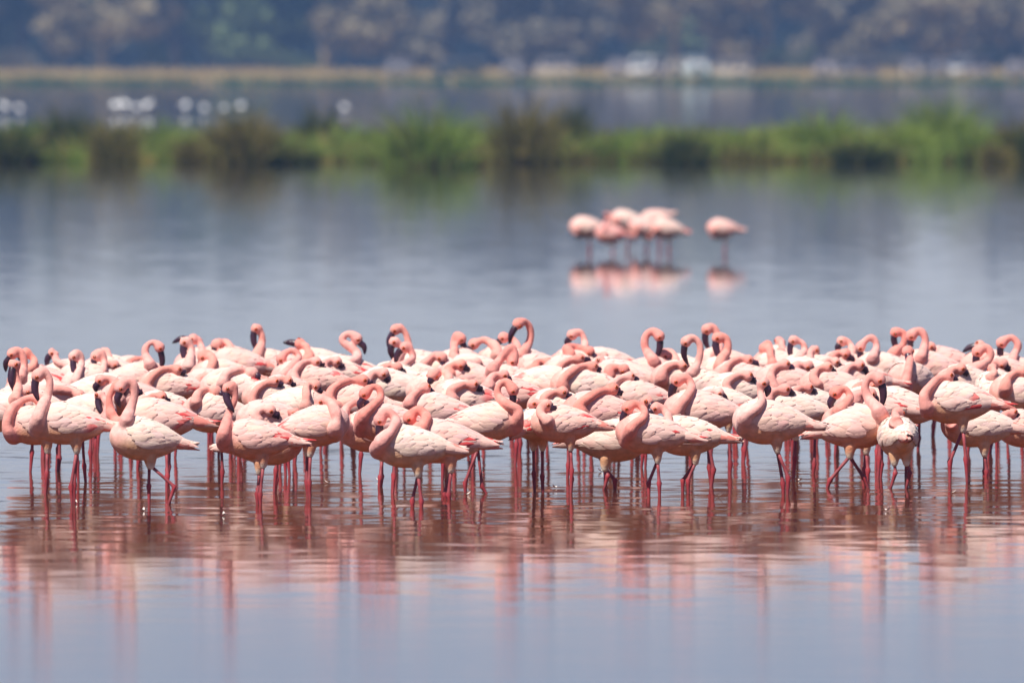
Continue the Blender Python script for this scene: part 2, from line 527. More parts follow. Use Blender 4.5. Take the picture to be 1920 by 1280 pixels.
        return mk_mesh('raw', v @ self.M.T, mb.faces(), [])
    def local(self, w):
        return (np.atleast_2d(w) - self.base) @ self.M.T
    def finish(self, skin):
        """colour the merged skin, add the legs, then wings, tail, bill and eyes as parts"""
        sp, rg, T, s = self.sp, self.rng, self.T, self.s
        pink = sp.get('pink', float(np.clip(rg.normal(0.40, 0.28), 0.0, 0.98)))
        n = len(skin.vertices)
        v = np.empty(n * 3, np.float32); skin.vertices.foreach_get('co', v); v = v.reshape(-1, 3).astype(float)
        npoly = len(skin.polygons)
        lt = np.empty(npoly, np.int32); skin.polygons.foreach_get('loop_total', lt)
        lv = np.empty(len(skin.loops), np.int32); skin.loops.foreach_get('vertex_index', lv)
        st = np.concatenate([[0], np.cumsum(lt)[:-1]])
        fq = lv[(st[lt == 4][:, None] + np.arange(4))]; ft = lv[(st[lt == 3][:, None] + np.arange(3))] if (lt == 3).any() else np.zeros((0, 3), int)
        w = v @ self.M + self.base
        val, tt = T.value(w)
        npts = self.neck_pts
        d2 = ((w[:, None, :] - npts[None]) ** 2).sum(2)
        j = d2.argmin(1); un = self.neck_u[j]; dn = np.sqrt(d2[np.arange(n), j]) / self.neck_rad[j]
        npk = float(np.clip(0.35 * pink + rg.uniform(0, 0.75), 0, 1)); cneck = C_NECK * npk + C_NECKP * (1 - npk)
        hue = sp.get('hue', rg.uniform(-1, 1))
        cneck = cneck * np.array([1, 1 - 0.12 * hue, 1 - 0.12 * hue])
        ctor = C_WHITE * (1 - pink) + C_PINK * pink
        belly = ctor * np.array([0.96, 0.68, 0.44])  # warm bounced light on the shaded underside is painted into this colour
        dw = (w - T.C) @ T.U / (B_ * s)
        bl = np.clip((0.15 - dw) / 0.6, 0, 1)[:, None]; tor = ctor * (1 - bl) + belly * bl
        # breast is tinted like the neck
        br = np.clip((tt - 0.45) / 0.4, 0, 1)[:, None] * 0.75
        tor = tor * (1 - br) + cneck * br
        un_ = np.clip((un - 0.15) / 0.6, 0, 1)[:, None]
        nk = cneck * (1 - un_ * 0.35) + C_HEAD * un_ * 0.35
        hd = np.clip((un - 0.9) / 0.1, 0, 1)[:, None]
        nk = nk * (1 - hd) + (cneck * 0.7 + C_HEAD * 0.3) * hd
        dface = (w - (self.head + self.f * 0.034 * s)); fc = np.clip(1 - np.linalg.norm(dface, axis=1) / (0.022 * s), 0, 1)[:, None]
        nk = nk * (1 - fc * 0.9) + C_FACE * fc * 0.9
        isneck = np.clip((val - 0.95) / 0.25, 0, 1) * np.clip((2.2 - dn) / 0.8, 0, 1) * (un > 0.1)
        isneck = np.maximum(isneck, ((dn < 1.15) & (un > 0.45)).astype(float))[:, None]
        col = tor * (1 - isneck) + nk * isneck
        th = np.zeros((n, 1))
        for hip, kn, hock, foot in self.legs:
            ax = kn - hip; al = np.linalg.norm(ax); ax = ax / al
            rel = w - hip; pr_ = rel @ ax
            lat = np.linalg.norm(rel - np.outer(pr_, ax), axis=1)
            th = np.maximum(th, (np.clip((pr_ / al - 0.40) / 0.45, 0, 1) * (lat < 0.05 * s))[:, None])
        col = col * (1 - th) + C_THIGH * th
        V, Q, Tt, Cc = [v], [fq], [ft], [col]; base = n; mi_q = [np.zeros(len(fq), int)]; mi_t = [np.zeros(len(ft), int)]
        dark = rg.uniform(0.85, 1.1)
        for hip, kn, hock, foot in self.legs:
            a = kn + (hip - kn) * 0.25
            P = [a, a * .5 + hock * .5, hock + (a - hock) * 0.12, hock, hock + (foot - hock) * 0.14, hock * .5 + foot * .5, foot]
            rr = np.array([0.0088, 0.0076, 0.0086, 0.0138, 0.0098, 0.0072, 0.0068]) * s * sp.get('legw', 1.0)
            pv, pq, pt = tube(P, rr, 8)
            cl = np.vstack([np.repeat(np.array([C_LEG, C_LEG, C_LEG, C_KNEE, C_KNEE, C_LEG, C_LEG * 0.9]), 8, axis=0), [C_LEG, C_LEG]]) * dark
            V.append(self.local(pv)); Q.append(pq + base); Tt.append(pt + base); Cc.append(cl); base += len(pv)
            mi_q.append(np.ones(len(pq), int)); mi_t.append(np.ones(len(pt), int))
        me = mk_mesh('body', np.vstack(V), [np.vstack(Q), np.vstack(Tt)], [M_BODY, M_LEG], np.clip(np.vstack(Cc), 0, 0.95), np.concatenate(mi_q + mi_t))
        root = thing('flamingo', sp['label'], 'flamingo', self.base, self.rz, sp.get('group', 'flamingos of the near flock'))
        link('body', me, root)
        # wings
        red = sp.get('red', rg.uniform(0.15, 0.45) if rg.random() < 0.6 else 0.0)
        for side in (1.0, -1.0):
            link('wing', self.wing(side, pink, red), root)
        link('tail', self.tail(pink, red), root)
        # bill
        rr = np.interp(np.linspace(0, 1, 10), [0, 0.2, 0.5, 0.75, 0.92, 1], [0.0190, 0.0205, 0.0185, 0.0135, 0.0080, 0.003]) * s
        V, q, t = tube(self.bill_pts, np.stack([rr, rr], 1), 10)
        shade = rg.uniform(0, 1)
        c1 = np.array([0.036, 0.010, 0.018]) * (1 - shade) + np.array([0.070, 0.030, 0.055]) * shade
        cb = np.vstack([np.repeat(c1[None] * np.interp(k, [0, 3, 6, 9], [0.5, 1.0, 1.0, 0.25]), 10, axis=0) for k in range(10)] + [c1[None] * .5, c1[None] * .2])
        link('bill', mk_mesh('bill', self.local(V), [q, t], [M_BILL], cb), root)
        for sd in (-1, 1):
            P = self.head + self.f * 0.012 * s + self.headside * sd * 0.0295 * s
            V, q, t = tube(np.array([P - self.headside * sd * 0.006, P, P + self.headside * sd * 0.004, P + self.headside * sd * 0.0055]), np.array([0.011, 0.0105, 0.0075, 0.003]) * s, 8)
            ce = np.vstack([np.tile([0.30, 0.035, 0.02], (16, 1)), np.tile([0.62, 0.10, 0.01], (8, 1)), np.tile([0.01, 0.005, 0.005], (8, 1)), [[0.3, 0.03, 0.02], [0.01, 0.005, 0.005]]])
            link('eye', mk_mesh('eye', self.local(V), [q, t], [M_EYE], ce), root)
        return root
    def feather(self, mb, t0, p0, ln, wd, dphi, side, l0, l1, col, tipcol=None, rows=5):
        T, s = self.T, self.s
        u = np.linspace(0, 1, rows)
        half = wd * np.interp(u, [0, 0.3, 0.7, 0.92, 1], [0.45, 0.95, 1.0, 0.6, 0.12])
        tt = t0 - ln / (A_ * s) * u
        pc = p0 + dphi * u
        circ = np.maximum(B_ * s * prof(np.maximum(tt, -1.05)), 0.02)
        vs = []
        for k, e in enumerate((-1, -0.5, 0, 0.5, 1)):
            pk = pc + e * half * 0.5 / circ
            lift = l0 + (l1 - l0) * u + 0.0024 * (1 - e * e) * s
            vs.append(T.surf(tt, pk, lift, side))
        V = np.stack(vs, 1).reshape(-1, 3)
        i = (np.arange(rows - 1)[:, None] * 5 + np.arange(4)).ravel()
        q = np.stack([i, i + 1, i + 6, i + 5], 1)
        if side < 0: q = q[:, ::-1]
        c = np.repeat(np.asarray(col)[None], rows, 0)
        if tipcol is not None:
            f = np.clip((u - 0.45) / 0.3, 0, 1)[:, None]
            c = c * (1 - f) + np.asarray(tipcol)[None] * f
        c = np.repeat(c, 5, axis=0) * np.tile(np.array([0.94, 1.0, 1.01, 1.0, 0.94]), rows)[:, None]
        mb.add(self.local(V), q, None, np.clip(c, 0, 0.92))
    def wing(self, side, pink, red):
        rg, s = self.rng, self.s
        mb = MB()
        w0 = C_WHITE * (1 - pink * 0.8) + C_PINK * pink * 0.8
        rows = 10
        # long flight feathers first (lowest), then covert rows from the rear to the shoulder
        for k in range(7):
            f = k / 6.0
            p0 = R(98 - 62 * f); blk = f < 0.22
            c = w0 * rg.uniform(0.92, 1.03)
            if red > 0 and rg.random() < red * 1.3: c = C_RED * 0.5 + c * 0.5
            self.feather(mb, -0.20 - 0.12 * rg.random(), p0, (0.122 + 0.025 * rg.random()) * s, 0.030 * s, R(-30 * (1 - f) - 6), side, 0.004, 0.007 + 0.003 * f, c, np.array([0.02, 0.015, 0.02]) if blk and sp_black(self) else None, 6)
        for i in range(rows - 1, -1, -1):
            f = i / (rows - 1.0)
            t0 = 0.66 - 1.22 * f
            pm = R(np.interp(f, [0, 0.25, 0.6, 1], [78, 108, 104, 78]))
            nc = int(round(np.interp(f, [0, 0.3, 1], [7, 8, 5])))
            for c_ in range(nc):
                g = (c_ + 0.5 * (i % 2) + 0.25) / nc
                p0 = R(6) + (pm - R(6)) * g + R(rg.uniform(-3, 3))
                ln = np.interp(f, [0, 0.4, 1], [0.075, 0.115, 0.150]) * s * rg.uniform(0.8, 1.2)
                wd = np.interp(f, [0, 0.5, 1], [0.044, 0.050, 0.040]) * s
                c = w0 * rg.uniform(0.95, 1.04) * np.array([1, rg.uniform(0.95, 1.02), rg.uniform(0.94, 1.02)])
                c = c * (1 - 0.4 * g) + c * np.array([0.98, 0.83, 0.76]) * 0.4 * g  # peach shading of the lower flank is put into the feather colour
                tip = None
                if red > 0 and f > 0.45 and g > 0.12:
                    x = rg.random()
                    if x < red * 0.55: c = C_RED * rg.uniform(0.8, 1.0) + c * 0.06; wd *= 0.5; ln *= 1.1
                    elif x < red: tip = c * 0.3 + C_RED * 0.7
                elif rg.random() < 0.12: tip = c * 0.7 + np.array([0.75, 0.32, 0.28]) * 0.3
                self.feather(mb, t0 + rg.uniform(-0.04, 0.04), p0, ln, wd, R(-10 * g + rg.uniform(-4, 4)), side, 0.0025, rg.uniform(0.006, 0.0118), c, tip)
        return mb.mesh('wing', [M_PLUME])
    def tail(self, pink, red):
        rg, T, s = self.rng, self.T, self.s
        mb = MB()
        c0 = C_WHITE * 0.5 + np.array([0.80, 0.36, 0.30]) * 0.5
        u = np.linspace(0, 1, 6)
        P = T.to_world(-A_ * s * (0.66 + 0.72 * u), 0 * u, B_ * s * (0.26 - 0.05 * u))
        V, q, t = tube(P, np.stack([np.interp(u, [0, .5, 1], [.044, .034, .010]), np.interp(u, [0, .5, 1], [.040, .026, .008])], 1) * s, 10)
        mb.add(self.local(V), q, t, c0)
        ry = lambda x: np.interp(x, [0, .5, 1, 1.4], [.044, .034, .016, .010]) * s
        rz_ = lambda x: np.interp(x, [0, .5, 1, 1.4], [.040, .026, .011, .006]) * s
        for k in range(26):                       # soft plumes lying round the core
            ang = 2 * math.pi * (k + rg.uniform(-.4, .4)) / 26
            u0 = rg.uniform(0.05, 0.55); u1 = u0 + rg.uniform(0.42, 0.78)
            uu = np.linspace(u0, min(u1, 1.22), 4)
            cx, cz = np.cos(ang), np.sin(ang)
            lift = np.array([0.0, 0.0022, 0.0028, 0.001])
            x = -A_ * s * (0.66 + 0.72 * uu); yy = (ry(uu) + lift) * cx; zz = (rz_(uu) + lift) * cz + B_ * s * (0.26 - 0.05 * uu)
            hw = 0.011 * s * np.array([0.8, 1.0, 0.8, 0.15])
            L_ = T.to_world(x, yy + hw * cz, zz - hw * cx); R_ = T.to_world(x, yy - hw * cz, zz + hw * cx)
            Mid = T.to_world(x, yy + 0.0025 * cx, zz + 0.0025 * cz)
            V = np.stack([L_, Mid, R_], 1).reshape(-1, 3)
            i = (np.arange(3)[:, None] * 3 + np.arange(2)).ravel()
            q = np.stack([i, i + 1, i + 4, i + 3], 1)
            c = c0 * rg.uniform(0.9, 1.1)
            if rg.random() < 0.25 + red * 0.4: c = np.array([0.80, 0.27, 0.22])
            mb.add(self.local(V), q, None, np.clip(c, 0, 0.92))
        return mb.mesh('tail', [M_PLUME])
def sp_black(b):
    return b.sp.get('black', b.i % 3 == 0)

FL = []
def F(c, hd, yw, neck, head, bill, label, **kw):
    k = kw.pop('h', 0.345) / CAM_H
    ym = (c[1] - HOR * k) / (1 - k)             # waterline for a body carried h metres above the water
    if kw.pop('fix', False): pass
    elif 'legs' not in kw: yw = ym * 0.75 + (945 - (945 - yw) * 1.15) * 0.25
    FL.append(dict(c=c, hd=hd, yw=yw, neck=neck, head=head, bill=bill, label=label, **kw))
SL = 'pink flamingo dozing in the thick of the flock, head laid on its back'
SB = 'pale flamingo at the far edge of the flock, head bowed before its chest'
def S(c, yw, neck, head, bill, **kw):          # a dozing bird deep in the crowd
    F(c, kw.pop('hd', (len(FL) * 37) % 45 - 22), yw, neck, head, bill, SL, group='flamingos dozing inside the flock', one=kw.pop('one', len(FL) % 2 == 0), **kw)
def E(c, yw, neck, head, bill, **kw):          # a bird at the far edge with its head up and bill down
    F(c, kw.pop('hd', 0), yw, neck, head, bill, SB, group='flamingos along the far edge of the flock', **kw)

# --- from the first bird beside the left end of the flock
E((82, 738), 884, [(38, 715), (45, 690), (44, 670), (36, 656)], (24, 662), (11, 697))
S((86, 722), 872, [(46, 706), (62, 694), (64, 674)], (50, 662), (36, 676))
F((-14, 775), 180, 925, [(28, 765), (34, 735), (30, 705), (30, 686)], (27, 681), (25, 733, .03), 'white flamingo cut by the picture edge at the flock end, dark bill hanging straight down', pink=.15)
F((88, 800), 2, 918, [(24, 822), (14, 805), (22, 772), (40, 752), (60, 745)], (76, 750), (92, 762), 'peach-necked flamingo dozing with a swollen folded neck, beside the flock\'s outermost heads', pink=.4, pitch=6)
F((144, 797), 0, 945, [(70, 806), (74, 785), (84, 755), (93, 728), (92, 708), (82, 696)], (71, 703), (73, 753), 'pale flamingo standing side-on, purple-black bill pressed against its arched neck, black wing tip', pink=.3, black=True, legs=[((139, 908), (139, 958)), ((133, 912), (136, 955))])
F((284, 826), -12, 945, [(236, 808), (242, 775), (252, 742), (250, 718), (238, 712)], (226, 725), (226, 764), 'creamy white flamingo wading with one hind leg bent, orange tail', pink=.05, red=0, fat=1.06, pitch=12, legs=[((279, 910), (280, 958)), ((327, 912), (317, 943))])
F((312, 790), 0, 928, [(232, 800), (212, 785), (205, 758), (207, 738)], (222, 722), (236, 742), 'flamingo with red wing streaks half hidden behind the creamy white wading one', red=.5, pink=.45)
F((150, 776), 205, 918, [(200, 790), (203, 770), (196, 752)], (188, 743), (193, 778, .04), 'small-headed flamingo peering out between two larger ones, bill pointing down', pink=.2)
S((172, 738), 908, [(214, 742), (218, 726), (205, 716)], (190, 718), (181, 736), hd=180)
S((112, 752), 912, [(84, 762), (86, 744), (110, 738), (134, 741)], (148, 747), (161, 755))
F((180, 725), -20, 893, [(138, 735), (146, 712), (152, 690), (152, 668), (146, 660)], (138, 668), (150, 716, .03), 'flamingo facing out of the flock, black bill against its breast, shadowed wing', pink=.35)
E((112, 708), 874, [(138, 694), (122, 690), (108, 682), (104, 670)], (101, 660), (88, 690), hd=180)
E((178, 714), 875, [(188, 706), (195, 690), (195, 672), (189, 660)], (180, 667), (178, 698, .02), pink=.1)
E((226, 702), 868, [(207, 692), (206, 680), (203, 668)], (198, 663), (193, 680))
S((216, 703), 871, [(192, 706), (196, 693), (206, 688)], (214, 690), (227, 698))
F((246, 712), 172, 887, [(288, 705), (279, 682), (272, 660), (277, 646), (289, 641)], (299, 650), (299, 697), 'flamingo with a hooked rosy neck turned to look back over the flock, pale ruffled wing', pink=.4)
S((268, 702), 868, [(240, 696), (244, 686), (258, 680)], (272, 680), (286, 690))
F((392, 706), 10, 876, [(352, 706), (356, 684), (359, 660), (356, 643)], (348, 640), (355, 691, .03), 'flamingo with a pale face and long black bill pointing down, before a raised bill', pink=.5)
F((398, 690), 0, 864, [(378, 670), (378, 655), (374, 640)], (364, 636), (323, 643), 'flamingo with its bill held out level above the heads, beside a bowed one', pink=.5)
F((330, 728), 0, 906, [(284, 745), (276, 730), (288, 710), (306, 697), (322, 694)], (332, 696), (344, 702), 'large dozing flamingo with a ruffled pale wing and orange neck laid across its back', pink=.35, one=True)
F((432, 712), 0, 890, [(388, 722), (394, 705), (400, 686), (396, 668), (390, 661)], (381, 667), (383, 712), 'flamingo with a lilac bill held inside its ring-shaped bent neck', pink=.4)
E((440, 682), 866, [(432, 668), (431, 652), (420, 641)], (407, 650), (402, 669), pink=.6)
F((458, 688), 0, 882, [(418, 700), (414, 690), (440, 700)], (440, 692), (424, 698, .02), 'rosy flamingo with a scalloped back, its red-eyed face buried in its side', red=.3, pink=.6)
S((450, 732), 902, [(416, 735), (424, 710), (444, 698), (462, 694)], (472, 699), (483, 708))
S((410, 728), 900, [(372, 735), (375, 718), (388, 712)], (396, 716), (414, 733))
F((414, 776), 0, 926, [(370, 775), (368, 755), (376, 738), (392, 730)], (404, 734), (414, 742), 'dozing flamingo with a big cream flank, just behind the lone-standing rosy one', pink=.25, fat=1.08, one=True)
F((494, 826), 2, 945, [(421, 830), (424, 800), (431, 770), (440, 748), (438, 724)], (428, 727), (439, 773, .03), 'rosy flamingo standing tall side-on with a pale grey face, red-streaked wing and pink tail', red=.5, pink=.55, legs=[((482, 925), (484, 965)), ((488, 926), (489, 968))])
F((486, 836), 180, 927, [(560, 828), (566, 800), (560, 780)], (550, 770), (560, 790), 'flamingo hidden behind the tall rosy one, only orange tail and cream belly showing', pink=.3, fix=True)
F((576, 802), 165, 936, [(628, 815), (632, 790), (622, 762), (610, 748)], (600, 750), (612, 772), 'flamingo with two red wing slashes, head turned back on its shoulder', red=.35, pink=.45, pitch=14)
F((538, 764), 180, 912, [(575, 772), (575, 750), (574, 732), (581, 719)], (591, 722), (599, 741), 'pale flamingo with a straight cream neck bent over at the top', pink=.1, hue=-1)
F((524, 750), 0, 916, [(482, 775), (474, 760), (482, 738), (500, 724)], (514, 720), (527, 727), 'dozing flamingo with a coral neck curving back over a cream ruffled wing', pink=.25, one=True)
S((520, 790), 936, [(484, 798), (480, 786), (492, 775)], (506, 777), (522, 786))
F((522, 690), 0, 868, [(480, 690), (484, 668), (491, 645), (490, 622)], (481, 615), (482, 661, .02), 'flamingo standing tallest above a dozing row, dark bill against a straight salmon neck', pink=.4)
F((612, 690), 0, 866, [(582, 678), (578, 664), (574, 652)], (564, 645), (531, 642), 'flamingo pointing its dark bill sideways above a looped neck', pink=.3)
F((575, 712), 0, 893, [(522, 722), (540, 704), (554, 684), (561, 668), (550, 657), (536, 661)], (527, 672), (529, 694), 'flamingo with its coral neck twisted in a tight loop', pink=.5)
F((604, 717), 0, 903, [(556, 728), (552, 708), (564, 688), (580, 679)], (592, 680), (606, 689), 'dozing flamingo with orange neck and a broad scaly grey-pink flank', pink=.5, red=.25, one=True)
F((664, 702), 0, 883, [(640, 690), (668, 678), (668, 660), (652, 648), (641, 638), (646, 628), (658, 626)], (669, 634), (684, 664), 'flamingo with a question-mark neck turned back over a red-edged white wing', red=.5, pink=.2)
S((640, 706), 877, [(606, 705), (608, 690), (620, 682)], (630, 683), (640, 692))
F((678, 758), 0, 916, [(640, 776), (620, 760), (622, 738), (640, 722), (660, 714)], (680, 712), (696, 723), 'dozing flamingo with a double-folded orange neck and one red-streaked wing', red=.25, pink=.45)
F((740, 795), 0, 926, [(678, 805), (682, 786), (700, 766), (714, 745), (710, 728), (698, 724)], (684, 737), (678, 772), 'rosy flamingo with an open hoop of a neck, beside two birds bowing low', pink=.6)
F((716, 812), 0, 912, [(655, 815), (646, 795), (647, 770), (660, 756)], (674, 750), (684, 762), 'peach flamingo with a bulging breast tucked behind the hoop-necked one', pink=.5, fix=True)
F((784, 840), 0, 950, [(708, 845), (720, 833), (736, 812), (743, 790), (732, 773), (720, 773)], (712, 786), (721, 829), 'foremost cream-white flamingo, purple bill resting on its breast, four thin legs before it', pink=.05, red=0, legs=[((773, 938), (774, 972)), ((790, 938), (790, 972))])
F((846, 830), 0, 936, [(782, 825), (794, 806), (800, 786), (790, 770), (778, 769)], (768, 782), (766, 806), 'flamingo with an orange curled head showing over a white back, frilly pink tail', pink=.5, legs=[((834, 925), (838, 950)), ((841, 926), (844, 950))])
F((896, 794), 178, 925, [(966, 800), (972, 775), (955, 765), (936, 746), (934, 725), (948, 714)], (962, 730), (949, 774), 'flamingo with a fan of red-edged feathers, coiled neck and big dark curved bill', red=.55, pink=.35, legs=[((872, 905), (873, 945)), ((904, 912), (910, 922))])
F((1005, 794), 128, 924, [(1030, 785), (1022, 765)], (999, 754), (1009, 764), 'small white flamingo seen from behind with one bright red shoulder streak', red=.3, pink=.05, s=.95, pitch=20)
F((1070, 797), 0, 917, [(1030, 800), (1014, 785), (1012, 768)], (1024, 763), (1041, 772), 'flamingo with thin red and black dashes on its wing, face beside a white back', red=.35, pink=.45, black=True)
S((1062, 768), 908, [(1022, 775), (1020, 756), (1036, 742)], (1054, 739), (1069, 750), pink=.2)
F((828, 774), 0, 918, [(775, 772), (768, 760), (780, 742)], (796, 729), (811, 741), 'grey-shaded flamingo dozing, orange neck slanting onto its smooth lilac wing', pink=.4, one=True)
F((884, 752), 0, 908, [(848, 760), (846, 742), (868, 728)], (886, 727), (903, 734), 'dozing flamingo with cream wing and rows of red feather tips', red=.5, pink=.2)
F((852, 742), 0, 899, [(826, 742), (838, 728), (842, 712), (836, 699), (824, 696)], (812, 706), (808, 724), 'flamingo with a small peach hoop of a neck sunk among dozing backs', pink=.4)
S((838, 738), 904, [(808, 745), (804, 732), (812, 725)], (820, 727), (830, 736))
S((886, 712), 892, [(846, 715), (840, 700), (852, 690)], (864, 689), (877, 697), red=.3)
S((905, 700), 884, [(876, 705), (872, 692), (882, 685)], (893, 687), (906, 694))
F((850, 706), 0, 882, [(786, 702), (800, 684), (818, 667)], (829, 674), (824, 692), 'flamingo with a sharply bent peach neck like an elbow above the dozers', pink=.3)
F((838, 690), 180, 873, [(852, 680), (852, 660), (851, 640), (856, 628)], (864, 634), (866, 664), 'flamingo with a straight rosy neck and bill turned aside, alone above the backs', pink=.5, hue=.8)
F((962, 686), 0, 877, [(930, 678), (932, 662), (922, 645), (906, 637)], (889, 644), (874, 673), 'flamingo stretching a low arched neck forward, dark bill dipping', pink=.5)
F((990, 686), 0, 873, [(966, 672), (970, 655), (962, 636)], (945, 632), (933, 655), 'pale-headed red-eyed flamingo half behind the tallest rosy one', pink=.15)
F((1012, 694), -35, 887, [(976, 682), (984, 660), (994, 636), (994, 616), (985, 603)], (972, 606), (955, 645), 'tallest rosy flamingo, smooth swan-like neck and dark bill hanging before it', pink=.45, red=.4)
F((975, 722), 0, 897, [(930, 712), (924, 695), (942, 668), (958, 650), (966, 660)], (962, 676), (955, 692), 'flamingo with a vivid orange neck folded sharply in two', pink=.5, hue=1)
S((968, 742), 907, [(918, 738), (918, 718), (930, 707)], (944, 706), (953, 718), hue=1)
S((1030, 702), 884, [(1005, 702), (1004, 690), (1014, 685)], (1026, 687), (1040, 696), pink=.6)
F((1000, 726), 180, 902, [(1040, 728), (1046, 745), (1030, 755)], (1014, 752), (1000, 760), 'white flamingo with long red streaks along a drooping wing, among dozing birds', red=.5, pink=.15)
S((1084, 704), 893, [(1040, 722), (1046, 702), (1064, 683)], (1086, 676), (1109, 683))
F((1108, 727), 0, 903, [(1056, 740), (1056, 720), (1076, 700), (1094, 689)], (1110, 689), (1123, 698), 'dozing flamingo, broad cream back combed with grey folds, neck laid flat', pink=.15, one=True)
E((1106, 682), 870, [(1094, 662), (1096, 640), (1089, 622)], (1073, 627), (1064, 651), pink=.5)
F((1094, 690), 0, 881, [(1070, 672), (1062, 658), (1074, 650), (1092, 654)], (1105, 660), (1117, 679), 'flamingo with a coiled neck and orange face lying sideways on it', pink=.5, hue=1)
S((1160, 704), 889, [(1130, 704), (1136, 690)], (1126, 681), (1121, 694, .02), pink=.1)
S((1148, 688), 871, [(1116, 690), (1118, 676)], (1130, 676), (1142, 684), red=.4, pink=.2)
S((1180, 712), 891, [(1142, 715), (1142, 700), (1156, 696)], (1168, 699), (1180, 707), hue=1)
F((1136, 776), 0, 914, [(1094, 790), (1084, 772), (1098, 758), (1122, 740)], (1148, 728), (1165, 742), 'dozing flamingo with a thick rosy breast, coral neck slanting to its shoulder', pink=.65, one=True)
F((1208, 748), 0, 907, [(1150, 750), (1146, 732), (1160, 714)], (1180, 707), (1197, 721), 'dozing lilac-pink flamingo with red wing edge, neck over the coral-necked one', red=.3, pink=.45)
F((1134, 828), 180, 918, [(1190, 830), (1204, 800), (1204, 770)], (1212, 752), (1222, 781, .03), 'cream flamingo facing away with a ruffled tail held low, red-eyed head behind another', pink=.1, red=0, legs=[((1140, 890), (1134, 912)), ((1153, 900), (1153, 925))])
F((1234, 816), 0, 928, [(1176, 826), (1188, 806), (1206, 790), (1207, 768), (1192, 756)], (1177, 763), (1171, 808), 'pink flamingo with three red wing stripes, blue-black bill folded to its breast', red=.3, pink=.4, pitch=10, legs=[((1216, 905), (1217, 945)), ((1236, 905), (1237, 945))])
F((1304, 820), 0, 922, [(1252, 805), (1252, 782), (1244, 766)], (1232, 764), (1222, 776), 'grey-white flamingo with a red-tipped tail, head hidden behind a striped one', pink=.1, legs=[((1280, 900), (1280, 940)), ((1290, 900), (1291, 940))])
F((1328, 774), 0, 911, [(1262, 790), (1274, 770), (1290, 748), (1297, 726), (1288, 708)], (1270, 712), (1261, 763), 'large pink flamingo with a wide looped neck enclosing a pale gap', pink=.45, pitch=9, legs=[((1330, 875), (1334, 925)), ((1338, 880), (1332, 925))])
F((1196, 706), 180, 881, [(1236, 700), (1222, 676), (1209, 648), (1212, 628), (1224, 620)], (1236, 629), (1226, 678), 'flamingo with a vivid coral hook of a neck, bill tip almost touching it', pink=.65, hue=.8)
S((1288, 702), 886, [(1262, 702), (1266, 680), (1256, 663)], (1244, 668), (1238, 684))
F((1334, 728), 0, 893, [(1288, 720), (1302, 696), (1312, 668), (1312, 646), (1300, 632)], (1286, 640), (1290, 684), 'flamingo with an open teardrop neck and pale wing with a long red bar', red=.35, pink=.2)
E((1370, 688), 868, [(1344, 672), (1348, 645), (1344, 622), (1336, 612)], (1325, 617), (1331, 658), pink=.5)
F((1378, 708), 0, 877, [(1346, 700), (1352, 680), (1364, 656), (1362, 634)], (1346, 632), (1353, 679, .02), 'flamingo with a white-fronted head, long black bill, standing before another bowed one', pink=.3)
S((1404, 712), 887, [(1356, 722), (1358, 702), (1374, 682), (1390, 675)], (1402, 676), (1422, 690))
S((1296, 716), 889, [(1240, 722), (1244, 702), (1262, 690)], (1280, 690), (1294, 699))
E((1476, 694), 870, [(1448, 694), (1444, 672), (1443, 652), (1440, 642)], (1433, 653), (1434, 684), pink=.3)
S((1396, 738), 902, [(1364, 745), (1362, 726), (1384, 710)], (1400, 709), (1415, 719), pink=.05)
F((1366, 762), 0, 905, [(1324, 765), (1322, 748), (1336, 741)], (1346, 743), (1360, 752), 'white dozing flamingo with fine red bars on its wing, only its crown orange', red=.4, pink=.1)
F((1458, 794), 0, 926, [(1396, 806), (1396, 790), (1416, 776), (1428, 758), (1426, 734)], (1430, 715), (1437, 744), 'slender-necked pale flamingo with a small grey head bent over its straight neck', pink=.35, pitch=9, fat=1.05, legs=[((1468, 905), (1470, 955)), ((1478, 895), (1476, 945))])
S((1486, 722), 897, [(1452, 738), (1444, 716), (1452, 696)], (1470, 687), (1488, 699))
E((1486, 686), 866, [(1466, 674), (1466, 655)], (1464, 638), (1458, 655), pink=.1, hue=.5)
E((1494, 692), 871, [(1476, 690), (1474, 675)], (1464, 667), (1454, 688), hue=.8)
F((1522, 698), 0, 880, [(1484, 696), (1498, 676), (1509, 658), (1504, 642)], (1488, 637), (1486, 678), 'flamingo with a whitish head and round ring neck, black bill down its centre', pink=.1)
E((1552, 700), 876, [(1520, 698), (1518, 676), (1520, 660)], (1527, 655), (1527, 691, .02), pink=.2)
S((1530, 706), 889, [(1492, 708), (1490, 696), (1502, 690)], (1514, 692), (1526, 701), hue=1)
S((1570, 728), 900, [(1534, 732), (1524, 716), (1532, 698)], (1550, 691), (1565, 702))
F((1492, 772), 0, 911, [(1444, 785), (1438, 762), (1446, 742)], (1470, 735), (1487, 744), 'dozing flamingo with a long smooth white back behind the slender-necked one', pink=.05, one=True, red=0)
S((1530, 762), 906, [(1490, 765), (1486, 745), (1500, 733)], (1514, 731), (1527, 740), red=.25, pink=.1)
F((1624, 798), 0, 903, [(1568, 785), (1584, 764), (1594, 745), (1584, 728)], (1567, 735), (1560, 771), 'flamingo with a peach hoop neck and dark bill looking over a pink back', pink=.3, fix=True)
F((1590, 804), 180, 914, [(1652, 800), (1646, 775), (1630, 750), (1622, 724), (1632, 704)], (1648, 710), (1652, 766), 'rosy flamingo striding with legs spread, hooked neck and long blue-black bill', pink=.45, pitch=13, red=.1, legs=[((1556, 900), (1551, 914)), ((1620, 895), (1627, 914))])
S((1598, 694), 873, [(1554, 692), (1560, 676), (1572, 666)], (1584, 667), (1600, 684), hue=1)
E((1616, 690), 869, [(1592, 680), (1597, 658), (1592, 642)], (1579, 639), (1574, 664, .02), pink=.1)
